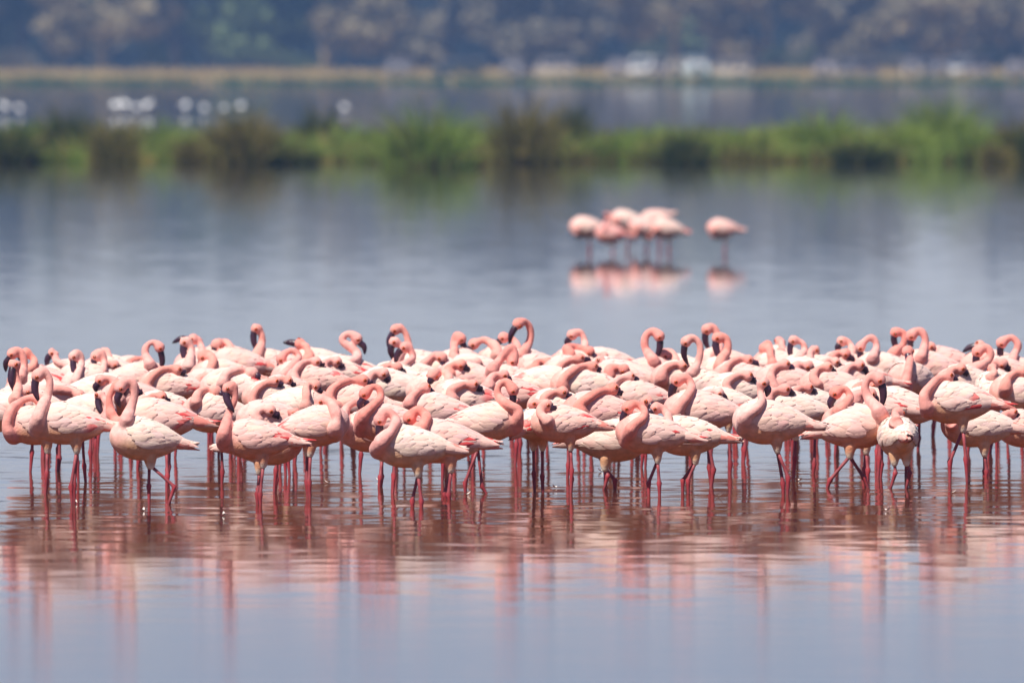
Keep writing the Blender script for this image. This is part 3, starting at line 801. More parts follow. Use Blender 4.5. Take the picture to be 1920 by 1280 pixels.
F((1666, 694), 0, 877, [(1630, 694), (1638, 670), (1644, 648), (1636, 633), (1624, 637)], (1613, 650), (1622, 683), 'flamingo with a slim pale neck bent like a shepherd\'s crook', pink=.2)
S((1572, 706), 884, [(1536, 706), (1540, 690), (1552, 682)], (1564, 684), (1578, 696))
S((1626, 718), 892, [(1582, 724), (1582, 706), (1596, 692)], (1610, 690), (1624, 703))
S((1642, 752), 904, [(1606, 755), (1604, 738), (1618, 729)], (1632, 729), (1644, 738), hue=.7)
S((1652, 768), 908, [(1604, 768), (1602, 752), (1616, 744)], (1630, 745), (1640, 755), hue=.7)
F((1704, 766), 0, 913, [(1664, 790), (1656, 772), (1664, 757)], (1678, 764), (1684, 788), 'flamingo preening, wing slashed with bright red and a black tip', red=.6, pink=.15, black=True, pitch=18)
F((1688, 822), 80, 916, [(1678, 800), (1676, 790)], (1682, 782), (1690, 794), 'white flamingo seen from behind, rounded rump, stubby tail, legs apart', pink=.0, red=0, fat=1.02, pitch=4, legs=[((1679, 885), (1670, 915)), ((1706, 885), (1700, 912))])
F((1710, 692), 0, 874, [(1668, 690), (1674, 668), (1694, 645), (1695, 624)], (1679, 622), (1689, 668), 'deep pink flamingo with a thick hooked neck, one of a close pair', pink=.5)
F((1752, 694), 0, 870, [(1724, 680), (1732, 655), (1735, 634), (1724, 618)], (1709, 628), (1712, 650), 'deep pink flamingo with a narrow hoop neck, second of a close pair', pink=.6, hue=.7)
F((1716, 716), -55, 887, [(1696, 735), (1702, 705), (1706, 675)], (1702, 657), (1711, 701, .04), 'flamingo facing forward, breast front-on, narrow orange face and straight black bill', pink=.25)
F((1780, 684), 0, 877, [(1735, 690), (1728, 672), (1734, 654)], (1744, 654), (1746, 690, .03), 'dark rosy flamingo sunk into its shoulders, face straight down', pink=.75)
F((1806, 756), 2, 906, [(1738, 772), (1732, 750), (1748, 726), (1762, 711)], (1776, 707), (1793, 719), 'dozing flamingo with a bulging pale breast and black wing tip, legs wide apart', pink=.2, black=True, fat=1.04, legs=[((1781, 865), (1781, 925)), ((1811, 860), (1814, 915))])
F((1846, 802), 0, 893, [(1782, 798), (1780, 785)], (1792, 778), (1802, 790), 'low flamingo mostly hidden below another, fluffy whitish tail sticking out', pink=.1, red=0, fix=True)
F((1858, 722), 0, 890, [(1812, 724), (1822, 702), (1844, 686), (1858, 666), (1850, 650)], (1833, 658), (1839, 703), 'flamingo with a stout pink neck and hooked bill, under a bill pointing sideways', pink=.3)
E((1872, 690), 866, [(1852, 672), (1850, 656)], (1838, 650), (1805, 660), pink=.5)
F((1918, 704), 0, 874, [(1892, 692), (1902, 666), (1909, 646), (1896, 632)], (1878, 642), (1884, 684), 'coral flamingo with a neat round loop of neck at the flock\'s open end', pink=.6, hue=.6)
F((1862, 735), 78, 897, [(1862, 712), (1862, 702)], (1860, 696), (1863, 708, -.03), 'snow-white flamingo seen from behind with a tiny white head on top', pink=.0, red=0, s=.92, pitch=25)
S((1894, 706), 881, [(1860, 706), (1858, 692), (1868, 686)], (1878, 688), (1892, 697), hue=.5)
F((1930, 740), 0, 895, [(1884, 745), (1886, 722), (1900, 706)], (1916, 700), (1932, 712), 'pale broad-bodied flamingo cut off at the flock\'s open end', pink=.2, fat=1.1)
S((1822, 722), 892, [(1776, 722), (1778, 706), (1790, 697)], (1800, 697), (1812, 706), pink=.2)
F((1940, 806), 0, 884, [(1880, 800), (1882, 785)], (1896, 778), (1910, 790), 'flamingo behind fluffy tail feathers, belly only, at the open end', pink=.5, fix=True)
# backs that fill the far side of the crowd
S((60, 760), 898, [(22, 765), (20, 748), (36, 736)], (52, 738), (66, 748))
S((262, 752), 899, [(224, 758), (222, 742), (236, 732)], (250, 734), (264, 744))
S((320, 772), 914, [(276, 778), (272, 762), (286, 750)], (302, 750), (316, 760), red=.5, pink=.1)
S((552, 742), 895, [(512, 745), (510, 728), (524, 718)], (538, 720), (552, 730))
S((756, 716), 884, [(716, 718), (714, 702), (730, 692)], (744, 694), (758, 704), pink=.1)
F((742, 730), 0, 899, [(686, 742), (690, 720), (704, 704)], (718, 706), (724, 722), 'cream flamingo with its bowed head lost among others, finely combed white wing', pink=.05)
F((790, 714), 0, 888, [(738, 712), (758, 690), (774, 672), (768, 652)], (760, 650), (741, 684), 'cream flamingo bending a stout peach neck to a blunt grey bill', pink=.1, s=1.02)
F((806, 700), 0, 876, [(742, 690), (750, 670), (754, 650)], (740, 640), (738, 676, .02), 'flamingo with black bill lowered, middle of three stacked heads', pink=.3)
F((806, 692), 0, 868, [(764, 672), (766, 650), (762, 628), (752, 614)], (742, 617), (729, 656), 'flamingo with the uppermost of three stacked heads, dark bill hanging', pink=.4)
# the loose group standing further out
G2 = 'flamingos of the small group beyond the flock'
def G(c, hd, neck, head, bill, label, **kw):
    FL.append(dict(c=(c[0], c[1] + 4), hd=hd, yw=kw.pop('yw', 473), s=1.0, fat=1.12, neck=neck, head=head, bill=bill, label=label, group=G2, far=True, legw=0.9, **kw))
G((1106, 424), 0, [(1084, 432), (1079, 434)], (1080, 440), (1086, 449), 'pale flamingo feeding head-down at the end of the distant group', pink=.3)
G((1150, 436), 0, [(1134, 434), (1136, 416), (1142, 406)], (1138, 402), (1134, 412), 'reddest flamingo of the distant group, orange head raised over its back', pink=.95, red=.6, yw=475)
G((1178, 410), 0, [(1158, 414), (1156, 424)], (1160, 432), (1166, 442), 'roundest white-backed flamingo in the middle of the distant group', pink=.15, yw=468)
G((1212, 424), 0, [(1196, 430), (1194, 440)], (1190, 446), (1188, 458), 'distant flamingo with orange breast and blackish bill lowered', pink=.5, hue=1, yw=470)
G((1232, 408), 10, [(1212, 416), (1208, 426)], (1212, 434), (1216, 444), 'distant flamingo standing behind two others, pink tail raised', pink=.45, yw=465, pitch=-12)
G((1256, 426), 0, [(1234, 432), (1226, 440)], (1220, 444), (1216, 454), 'distant flamingo with a long pointed tail and its pale head hung low', pink=.25, yw=474, pitch=14)
G((1360, 426), 0, [(1338, 436), (1334, 440)], (1336, 444), (1346, 450), 'lone flamingo standing apart from the distant group, dark bill tucked under', pink=.5, red=.3, yw=476)

birds = [Flamingo(sp, k) for k, sp in enumerate(FL)]
# keep neighbouring bodies from standing inside each other: move them apart along the line of sight
Yd = np.array([water_depth(sp['yw']) for sp in FL])
Xc = np.array([at_depth(sp['c'][0], sp['c'][1], y)[0] for sp, y in zip(FL, Yd)])
Zc = np.array([at_depth(sp['c'][0], sp['c'][1], y)[2] for sp, y in zip(FL, Yd)])
for _ in range(60):
    for i_ in range(len(FL)):
        for j_ in range(i_ + 1, len(FL)):
            dx, dz = abs(Xc[i_] - Xc[j_]), abs(Zc[i_] - Zc[j_])
            if dx > 0.36 or FL[i_].get('far') != FL[j_].get('far'): continue
            need = 0.215 * math.sqrt(max(0.0, 1 - (dx / 0.40) ** 2)) * (1.0 if dz < 0.2 else 0.5)
            gap = Yd[j_] - Yd[i_]
            if abs(gap) < need:
                mv = (need - abs(gap)) * 0.3 * (1 if gap >= 0 else -1)
                Yd[i_] -= mv; Yd[j_] += mv

NICK = [('bill hanging straight down', 'straight-billed white one'), ('swollen folded neck', 'swollen-necked dozer'), ('pressed against its arched neck', 'pale side-on one with black wing tip'),
 ('one hind leg bent', 'creamy wading one'), ('half hidden behind the creamy', 'red-streaked half-hidden one'), ('peering out between', 'small peering one'),
 ('facing out of the flock', 'one with the shadowed wing'), ('hooked rosy neck turned', 'hook-necked looker-back'), ('before a raised bill', 'pale-faced bower'), ('held out level', 'level-billed one'),
 ('large dozing flamingo', 'large ruffled dozer'), ('lilac bill', 'lilac-billed one'), ('scalloped back', 'scalloped rosy one'), ('big cream flank', 'cream-flanked dozer'),
 ('standing tall side-on', 'tall rosy side-on one'), ('two red wing slashes', 'red-slashed one'), ('straight cream neck', 'cream-necked one'), ('coral neck curving', 'coral-necked dozer'),
 ('standing tallest above', 'straight salmon-necked one'), ('bill sideways above', 'sideways-billed one'), ('tight loop', 'tightly looped one'), ('scaly grey-pink', 'scaly-flanked dozer'),
 ('question-mark', 'question-mark-necked one'), ('double-folded', 'double-folded dozer'), ('open hoop of a neck', 'rosy hoop-necked one'), ('fan of red-edged', 'red-fanned coiled one'),
 ('one bright red shoulder', 'red-shouldered white one'), ('smooth lilac wing', 'lilac-winged dozer'), ('rows of red feather tips', 'red-tipped cream dozer'), ('small peach hoop', 'small peach-hooped one'),
 ('like an elbow', 'elbow-necked one'), ('bill turned aside', 'straight rosy-necked one'), ('low arched neck', 'low-arched one'), ('tallest rosy', 'tallest swan-necked one'),
 ('folded sharply in two', 'vivid orange folded one'), ('drooping wing', 'drooping-winged white one'), ('grey folds', 'grey-folded cream dozer'), ('face lying sideways', 'coiled orange-faced one'),
 ('thick rosy breast', 'rosy-breasted dozer'), ('dozing lilac-pink', 'lilac-pink dozer'), ('wide looped neck', 'wide-looped large one'), ('vivid coral hook', 'vivid coral-hooked one'),
 ('teardrop', 'teardrop-necked one'), ('white-fronted head', 'white-fronted bower'), ('fine red bars', 'red-barred white dozer'), ('slender-necked pale', 'slender-necked pale one'),
 ('round ring neck', 'ring-necked whitish one'), ('long smooth white back', 'smooth white-backed dozer'), ('peach hoop neck', 'peach hoop-necked one'), ('striding', 'striding rosy one'),
 ('shepherd', 'crook-necked one'), ('preening', 'preening red-slashed one'), ('narrow hoop', 'narrow-hooped deep pink one'), ('breast front-on', 'front-facing one'),
 ('dark rosy flamingo', 'sunken dark rosy one'), ('bulging pale breast', 'bulging-breasted dozer'), ('stout pink neck', 'stout-necked one'), ('neat round loop', 'neatly looped coral one'),
 ('snow-white', 'snow-white one seen from behind'), ('broad-bodied', 'broad-bodied end one'), ('combed white wing', 'combed white-winged one'), ('blunt grey bill', 'blunt-billed cream one'),
 ('uppermost of three', 'uppermost of three stacked heads')]
named = [(k, n) for k, sp in enumerate(FL) for key, n in NICK if key in sp['label']]
used_labels = set()
def own_label(k):
    sp = FL[k]
    doz = sp['label'] == SL
    pk = birds[k].sp.get('pink', 0.42); hu = birds[k].sp.get('hue', 0.0)
    tone = 'red-streaked' if sp.get('red', 0) > 0.2 else 'orange-necked' if hu > 0.55 else 'pale' if pk < 0.25 else 'rosy' if pk > 0.52 else 'pink'
    order = sorted(named, key=lambda m: math.hypot(FL[m[0]]['c'][0] - sp['c'][0], (FL[m[0]]['c'][1] - sp['c'][1]) * 2))
    for m, n in order:
        dY = Yd[k] - Yd[m]
        rel = 'just behind' if dY > 0.3 else 'just in front of' if dY < -0.3 else 'close beside'
        lab = tone + (' flamingo dozing with head laid back, ' if doz else ' flamingo with bowed head at the far edge, ') + rel + ' the ' + n
        if lab not in used_labels and len(lab.split()) <= 16:
            used_labels.add(lab); return lab
for k, sp in enumerate(FL):
    if sp['label'] in (SL, SB): sp['newlabel'] = own_label(k)
for sp in FL:
    if 'newlabel' in sp: sp['label'] = sp['newlabel']
tmp = []
for b, Y in zip(birds, Yd):
    b.pose(float(Y))
    o = link('tmp', b.raw())
    far = b.sp.get('far')
    rm = o.modifiers.new('r', 'REMESH'); rm.mode = 'VOXEL'; rm.voxel_size = 0.011 if far else 0.0078; rm.use_smooth_shade = True
    sm = o.modifiers.new('s', 'SMOOTH'); sm.factor = 0.5; sm.iterations = 5
    tmp.append(o)
dg = bpy.context.evaluated_depsgraph_get()
skins = [bpy.data.meshes.new_from_object(o.evaluated_get(dg), depsgraph=dg) for o in tmp]
for o in tmp:
    me = o.data
    bpy.data.objects.remove(o); bpy.data.meshes.remove(me)
for b, sk in zip(birds, skins):
    b.finish(sk)
    bpy.data.meshes.remove(sk)

# ------------------------------------------------------------------ reed island, about 280 m away
def blades(mb, rg, n, cx, cy, rx, ry, h, lean, c1, c2, w=0.03, seg=3, z0=0.0, dead=0.0, cd=(0.30, 0.22, 0.08)):
    """n arching grass blades rooted in an ellipse"""
    th = rg.uniform(0, 2 * math.pi, n); r = np.sqrt(rg.random(n))
    bx, by = cx + np.cos(th) * r * rx, cy + np.sin(th) * r * ry
    hh = h * rg.uniform(0.55, 1.08, n) * (1 - 0.35 * r ** 2)
    az = th + rg.normal(0, 0.6, n); ln = lean * (0.15 + r) * rg.uniform(0.4, 1.3, n) * hh
    u = np.linspace(0, 1, seg + 1)
    wa = rg.uniform(0, math.pi, n)
    P = np.empty((n, seg + 1, 2, 3))
    for k, uu in enumerate(u):
        px = bx + np.cos(az) * ln * uu ** 2; py = by + np.sin(az) * ln * uu ** 2
        pz = z0 + hh * (uu - 0.22 * uu ** 3 * np.minimum(lean * (0.3 + r), 1.5))
        ww = w * (1 - 0.75 * uu) * 0.5
        P[:, k, 0] = np.stack([px - np.cos(wa) * ww, py - np.sin(wa) * ww, pz], 1)
        P[:, k, 1] = np.stack([px + np.cos(wa) * ww, py + np.sin(wa) * ww, pz], 1)
    b = np.arange(n)[:, None] * (2 * (seg + 1)); k = np.arange(seg)[None] * 2
    i = (b + k).ravel()
    q = np.stack([i, i + 1, i + 3, i + 2], 1)
    m = rg.random(n)[:, None]
    c = np.asarray(c1) * (1 - m) + np.asarray(c2) * m
    dm = rg.random(n) < dead
    c[dm] = np.asarray(cd) * rg.uniform(0.7, 1.2, (dm.sum(), 1))
    mb.add(P.reshape(-1, 3), q, None, np.repeat(c, 2 * (seg + 1), axis=0))

GREEN = ((0.15, 0.23, 0.04), (0.27, 0.36, 0.07))
OLIVE = ((0.10, 0.10, 0.024), (0.24, 0.21, 0.055))
DARK = ((0.035, 0.052, 0.016), (0.11, 0.135, 0.032))
LIME = ((0.20, 0.29, 0.05), (0.32, 0.40, 0.08))
def tussock(x, ytop, wpx, tone, yw, label, lean=1.35, dead=0.1, core=True, n=900):
    core = wpx >= 200
    rg = np.random.default_rng(int(x * 7 + ytop))
    p = at_water(x, yw); Y = p[1]
    h = at_depth(x, ytop, Y)[2] * (1.24 if ytop < 212 else 1.1); r = wpx / FPX * Y * 0.5
    root = thing('grass_tussock', label, 'grass', (p[0], Y, 0.0), 0.0, 'grass tussocks of the reed island')
    mb = MB(); blades(mb, rg, n // 3, 0, -0.2, r * 0.8, 1.0, h * 0.5, 1.1, *[np.array(t_) * 1.25 for t_ in tone], w=0.05, seg=3, dead=0.15); blades(mb, rg, n * 2 // 3, 0, 0.3, r * 0.66, 1.3, h, lean * r / max(h, .3) * 0.8, *tone, w=0.045, seg=4, dead=dead)
    link('leaf_blades', mb.mesh('leaf_blades', [M_BLADE], False), root)
    if core:
        mb = MB(); blades(mb, rg, n // 4, 0, -0.1, r * 0.5, min(r * 0.5, 1.0), h * 0.35, 0.4, (0.09, 0.07, 0.026), (0.22, 0.165, 0.06), w=0.06, seg=2, dead=0.2)
        link('dead_base', mb.mesh('dead_base', [M_BLADE], False), root)
    return root
TT = [
 (10, 222, 150, DARK, 305, 'dark drooping tussock at the reed island\'s outer end, beside white birds'),
 (128, 206, 120, DARK, 296, 'dark round tussock below a pair of white birds'),
 (70, 214, 150, GREEN, 290, 'bright green tussock between two dark ones'),
 (215, 214, 120, OLIVE, 306, 'olive tussock with a shaded side below four white birds'),
 (305, 214, 130, GREEN, 294, 'green tussock with an orange dead patch of stems'),
 (370, 246, 110, OLIVE, 306, 'low olive tussock in the dip below a white bird'),
 (456, 208, 150, OLIVE, 308, 'tall brownish green tussock with hanging leaves'),
 (540, 262, 150, DARK, 308, 'low dark mat of sedge between two tall tussocks'),
 (604, 205, 100, DARK, 292, 'small dark green domed tussock below a single white bird'),
 (650, 224, 130, GREEN, 298, 'low green tussock leaning on a great arching one'),
 (800, 198, 220, GREEN, 314, 'largest arching tussock, green on top with a brown hollow below'),
 (880, 262, 90, OLIVE, 312, 'brown sagging sedge at the foot of the largest tussock'),
 (985, 194, 160, OLIVE, 306, 'tall olive tussock with a shadowed heart'),
 (1072, 203, 90, DARK, 300, 'near-black round tussock beside the tall olive one'),
 (1150, 240, 120, GREEN, 304, 'yellowish green tussock thinning to the water'),
 (1225, 222, 140, GREEN, 292, 'fresh green tussock behind a dark one'),
 (1286, 234, 130, DARK, 308, 'dark square-shouldered tussock at the water\'s edge'),
 (1390, 228, 170, LIME, 300, 'pale lime tussock beside the square-shouldered dark one'),
 (1470, 224, 150, LIME, 296, 'lime tussock with soft drooping leaves'),
 (1545, 204, 170, GREEN, 300, 'broad green tussock behind the dark sedge mat'),
 (1620, 250, 160, DARK, 308, 'dark sedge mat in a hollow among green leaves'),
 (1690, 214, 150, LIME, 302, 'lime tussock at the foot of the highest peak'),
 (1768, 178, 190, GREEN, 298, 'highest pointed tussock of the reed island'),
 (1830, 226, 130, GREEN, 304, 'sloping green tussock beyond the highest peak'),
 (1868, 262, 80, OLIVE, 308, 'small rusty olive tussock near the island\'s end'),
 (1912, 212, 110, OLIVE, 304, 'olive tussock cut off at the island\'s end'),
 (1960, 220, 130, DARK, 308, 'dark tussock just past the olive one at the end'),
]
for (x, yt, wp, tone, yw, lab) in TT:
    tussock(x, yt, wp, tone, yw, lab, n=720 if wp > 140 else 460, dead=0.08 if tone is not OLIVE else 0.25)
# mud the tussocks grow on, and the mat of grass along it
yA, yB = water_depth(303), water_depth(284)
nx, ny = 120, 10
V = []
rg = np.random.default_rng(5)
e0, e1 = rg.normal(0, 1.3, nx), rg.normal(0, 2.0, nx)
ker = np.ones(5) / 5
e0, e1 = np.convolve(np.pad(e0, 2, mode='edge'), ker, 'valid'), np.convolve(np.pad(e1, 2, mode='edge'), ker, 'valid')
for k in range(ny):
    f = k / (ny - 1.0)
    for i_ in range(nx):
        X = -24 + 48 * i_ / (nx - 1.0)
        V.append((X, (yA + e0[i_]) * (1 - f) + (yB + e1[i_]) * f, -0.15 + 0.28 * math.sin(math.pi * f) ** 0.5 + 0.02 * math.sin(X * 3 + k)))
i = (np.arange(ny - 1)[:, None] * nx + np.arange(nx - 1)).ravel()
tag(link('island_mud', mk_mesh('island_mud', V, [np.stack([i, i + 1, i + nx + 1, i + nx], 1)], [M_MUD])), 'low muddy ground of the reed island', None, None, 'structure')
mb = MB()
for k in range(330):
    X = rg.uniform(-22, 22); f = rg.uniform(0.0, 1.0); Y = yA * (1 - f) + yB * f
    tone = [GREEN, LIME, OLIVE, GREEN][k % 4]
    blades(mb, rg, 110, X, Y, rg.uniform(0.4, 0.9), rg.uniform(0.4, 0.9), rg.uniform(0.40, 0.80), 0.7, *tone, w=0.05, seg=2, z0=0.02, dead=0.25)
for k in range(230):                       # straw-coloured litter at the waterline
    X = rg.uniform(-22, 22)
    blades(mb, rg, 50, X, yA + rg.uniform(-1.6, 0.6), rg.uniform(0.3, 0.7), 0.3, rg.uniform(0.10, 0.22), 0.8, (0.24, 0.23, 0.05), (0.42, 0.33, 0.09), w=0.05, seg=2, z0=0.0)
for k in range(190):                       # fresh grass creeping out over the water in front
    X = rg.uniform(-22, 22)
    blades(mb, rg, 70, X, yA + rg.uniform(-3.2, 1.5), rg.uniform(0.35, 0.9), 0.5, rg.uniform(0.22, 0.58), 0.9, *[GREEN, LIME, GREEN, OLIVE][k % 4], w=0.05, seg=3, z0=0.0, dead=0.12)
tag(link('island_grass', mb.mesh('island_grass', [M_BLADE], False)), 'low tangled green grass growing between the tussocks', 'grass', None, 'stuff')

# ------------------------------------------------------------------ far shore: sedge, dry grass
mb = MB()
rg = np.random.default_rng(8)
for k in range(420):
    X = rg.uniform(-62, 62); Y = SHORE_Y + rg.uniform(-1.0, 7.0)
    blades(mb, rg, 14, X, Y, 1.1, 0.7, rg.uniform(0.5, 0.75), 0.4, (0.05, 0.13, 0.045), (0.11, 0.21, 0.06), w=0.24, seg=2, z0=0.0)
tag(link('shore_sedge', mb.mesh('shore_sedge', [M_BLADE], False)), 'thin green sedge along the far shore', 'grass', None, 'stuff')
mb = MB()
for k in range(1500):
    X = rg.uniform(-75, 75); Y = SHORE_Y + 10 + 150 * rg.random() ** 1.3
    blades(mb, rg, 12, X, Y, 1.6, 1.2, rg.uniform(0.75, 1.1), 0.35, (0.48, 0.36, 0.15), (0.64, 0.50, 0.23), w=0.22, seg=2, z0=0.2)
tag(link('dry_grass', mb.mesh('dry_grass', [M_BLADE], False)), 'tall straw-coloured dry grass on the far plain', 'grass', None, 'stuff')

# ------------------------------------------------------------------ woodland behind the plain
def leaf_quads(mb, rg, cen, rad, n, size, col):
    d = rg.normal(0, 1, (n, 3)); d /= np.linalg.norm(d, axis=1)[:, None]
    p = cen + d * (rg.random((n, 1)) ** 0.45) * rad
    a = rg.normal(0, 1, (n, 3)); a /= np.linalg.norm(a, axis=1)[:, None]
    b = np.cross(a, rg.normal(0, 1, (n, 3))); b /= np.linalg.norm(b, axis=1)[:, None]
    s = size * rg.uniform(0.6, 1.3, (n, 1))
    V = np.stack([p - a * s, p - b * s * 0.6, p + a * s, p + b * s * 0.6], 1).reshape(-1, 3)
    q = np.arange(4 * n).reshape(-1, 4)
    c = np.asarray(col) * rg.uniform(0.75, 1.25, (n, 1))
    mb.add(V, q, None, np.repeat(c, 4, axis=0))
TREE_TONES = {'tan': (0.265, 0.22, 0.125), 'green': (0.12, 0.16, 0.06), 'grey': (0.20, 0.175, 0.115), 'dark': (0.025, 0.035, 0.02)}
def tree(x, Y, h, tone, bark, label, low=0.2, spread=0.42, seed=0):
    rg = np.random.default_rng(seed)
    X = (x - 960) / FPX * Y
    root = thing('acacia_tree', label, 'tree', (X, Y, 0.25), 0.0, 'trees of the far woodland')
    tr = MB(); cr = MB()
    lean = rg.normal(0, 0.05, 2) * h
    top = np.array([lean[0], lean[1], h * 0.72])
    P = catmull([(0, 0, -0.3), (lean[0] * .2, lean[1] * .2, h * 0.25), (lean[0] * .7, lean[1] * .7, h * .5), top], 8)
    r0 = 0.022 * h + 0.08
    V, q, t = tube(P, np.linspace(r0, r0 * 0.3, 8), 8); tr.add(V, q, t, bark)
    col = np.array(TREE_TONES[tone])
    nl = int(9 + h * 0.5)
    for k in range(nl):
        f = low + (0.72 - low) * (k + rg.random()) / nl
        a0 = np.array([np.interp(f * h, P[:, 2], P[:, 0]), np.interp(f * h, P[:, 2], P[:, 1]), f * h])
        az = rg.uniform(0, 2 * math.pi); L = spread * h * (0.45 + 0.55 * math.sin(math.pi * min(1, 0.25 + f))) * rg.uniform(0.6, 1.1)
        e = a0 + np.array([math.cos(az) * L, math.sin(az) * L, h * rg.uniform(0.04, 0.22)])
        m = a0 * .5 + e * .5 + np.array([0, 0, h * 0.04])
        Lp = catmull([a0, m, e], 5)
        V, q, t = tube(Lp, np.linspace(r0 * 0.35, r0 * 0.08, 5), 5); tr.add(V, q, t, bark)
        for g in range(3):
            cpos = m * (1 - (g + 0.6) / 3) + e * ((g + 0.6) / 3) + rg.normal(0, 0.035 * h, 3)
            leaf_quads(cr, rg, cpos, np.array([0.115, 0.115, 0.075]) * h * rg.uniform(0.7, 1.25), 75, 0.030 * h + 0.05, col * rg.uniform(0.7, 1.35))
    link('trunk', tr.mesh('trunk', [M_BARK]), root)
    link('crown', cr.mesh('crown', [M_LEAF], False), root)
    return root
def bush(x, Y, h, w, tone, label, seed):
    rg = np.random.default_rng(seed)
    root = thing('bush', label, 'bush', ((x - 960) / FPX * Y, Y, 0.25), 0.0, 'bushes before the far woodland')
    cr, st = MB(), MB(); col = np.array(TREE_TONES[tone])
    for k in range(12):
        a = rg.uniform(0, 2 * math.pi); rr = w * 0.5 * math.sqrt(rg.random())
        e = np.array([math.cos(a) * rr, math.sin(a) * rr, h * rg.uniform(0.3, 0.85)])
        V, q, t = tube(catmull([(0, 0, -0.2), e * np.array([.5, .5, .6]), e], 4), [0.08, 0.06, 0.04, 0.02], 5); st.add(V, q, t, (0.10, 0.08, 0.06))
        leaf_quads(cr, rg, e, np.array([0.22 * w, 0.22 * w, 0.2 * h]), 80, 0.16, col * rg.uniform(0.4, 0.75))
    link('stems', st.mesh('stems', [M_BARK]), root); link('crown', cr.mesh('crown', [M_LEAF], False), root)
BARK_Y, BARK_D = (0.30, 0.24, 0.13), (0.07, 0.055, 0.045)
TREES = [
 (-40, 1235, 17, 'dark', BARK_D, 'dark leafy tree at one end of the far woodland', .10),
 (40, 1290, 19, 'green', BARK_D, 'dull green tall tree behind the first tan-leaved crown', .15),
 (190, 1215, 15, 'tan', BARK_Y, 'big tan-leaved tree with a broad spreading crown', .18),
 (330, 1250, 18, 'green', BARK_D, 'tall green tree between two dark gaps', .12),
 (395, 1330, 20, 'dark', BARK_D, 'dark tree closing the gap beside the tall green one', .10),
 (505, 1230, 16, 'green', BARK_D, 'fresh green tree over a pale bush', .14),
 (610, 1215, 15, 'tan', BARK_Y, 'pale tan tree with drooping side boughs', .15),
 (735, 1225, 16, 'grey', BARK_D, 'grey-leaved tree with two hanging crowns above parked vehicles', .12),
 (840, 1260, 17, 'grey', BARK_D, 'smoky grey tree behind a dark vehicle', .12),
 (930, 1330, 20, 'dark', BARK_D, 'dark tree at the deep blue gap in mid woodland', .10),
 (1010, 1220, 15, 'grey', BARK_D, 'dusty brown tree in mid woodland above a pale vehicle', .13),
 (1110, 1260, 17, 'grey', BARK_D, 'thin brownish tree with upright stems', .15),
 (1262, 1200, 14, 'tan', BARK_Y, 'tree with a straight pale yellow trunk behind the white vehicles', .22),
 (1335, 1320, 18, 'green', BARK_D, 'green tree shaded in behind the yellow-trunked one', .12),
 (1440, 1225, 15, 'tan', BARK_Y, 'tree with tall hanging yellowish boughs', .14),
 (1530, 1300, 19, 'dark', BARK_D, 'dark tree in the widest blue gap', .12),
 (1620, 1250, 16, 'grey', BARK_D, 'brownish grey tree with feathery crown', .14),
 (1715, 1235, 16, 'tan', BARK_D, 'tan tree with layered boughs above two vehicles', .12),
 (1800, 1215, 15, 'tan', BARK_Y, 'rounded sandy tree near the woodland\'s far end', .12),
 (1905, 1240, 17, 'grey', BARK_D, 'pinkish grey tree closing the woodland\'s far end', .12),
 (1990, 1225, 16, 'tan', BARK_D, 'tan tree just past the woodland\'s pinkish grey one', .12),
]
for k, (x, Y, h, tone, bark, lab, low) in enumerate(TREES):
    tree(x, Y, h, tone, bark, lab, low if 'yellow trunk' in lab else 0.04, seed=300 + k)
BUSHES = [(30, 1195, 2.4, 5, 'grey', 'low grey bush at the woodland edge beside dry grass'),
 (470, 1190, 2.6, 6.5, 'green', 'pale green bush below the fresh green tree'), (560, 1205, 2.0, 5, 'green', 'small green bush next to a wider pale one'),
 (1080, 1200, 2.2, 5, 'dark', 'dark bush behind the parked vehicles'), (1480, 1195, 2.6, 4, 'green', 'round green bush standing alone in a blue gap'),
 (1650, 1200, 2.2, 6, 'grey', 'wide grey bush at the foot of the feathery tree'), (1850, 1195, 2.4, 5, 'dark', 'dark bush near the sandy rounded tree')]
for k, b_ in enumerate(BUSHES):
    bush(*b_, 700 + k)
# the depth of the wood: trunks and leaves that read as one mass
mb = MB(); rg = np.random.default_rng(77)
for k in range(420):
    Y = rg.uniform(1360, 1650); X = rg.uniform(-130, 130)
    if k < 110:
        V, q, t = tube(np.array([[X, Y, 0], [X + rg.normal(0, .4), Y, 7], [X + rg.normal(0, 1), Y, 14]]), [0.35, 0.28, 0.12], 6)
        mb.add(V, q, t, (0.05, 0.045, 0.04))
    zc_ = rg.uniform(0.5, 19)
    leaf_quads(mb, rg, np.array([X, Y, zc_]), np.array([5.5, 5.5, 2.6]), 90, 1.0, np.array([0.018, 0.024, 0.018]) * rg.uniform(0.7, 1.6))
for k in range(380):                       # thickets closing the view between the trunks
    Y = rg.uniform(1340, 1500); X = rg.uniform(-120, 120)
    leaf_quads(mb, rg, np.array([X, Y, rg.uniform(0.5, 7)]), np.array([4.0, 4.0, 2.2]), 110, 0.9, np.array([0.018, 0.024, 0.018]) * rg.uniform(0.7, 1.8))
tag(link('distant_woodland', mb.mesh('distant_woodland', [M_LEAF], False)), 'deep shaded woodland far behind the front trees', 'woodland', None, 'stuff')

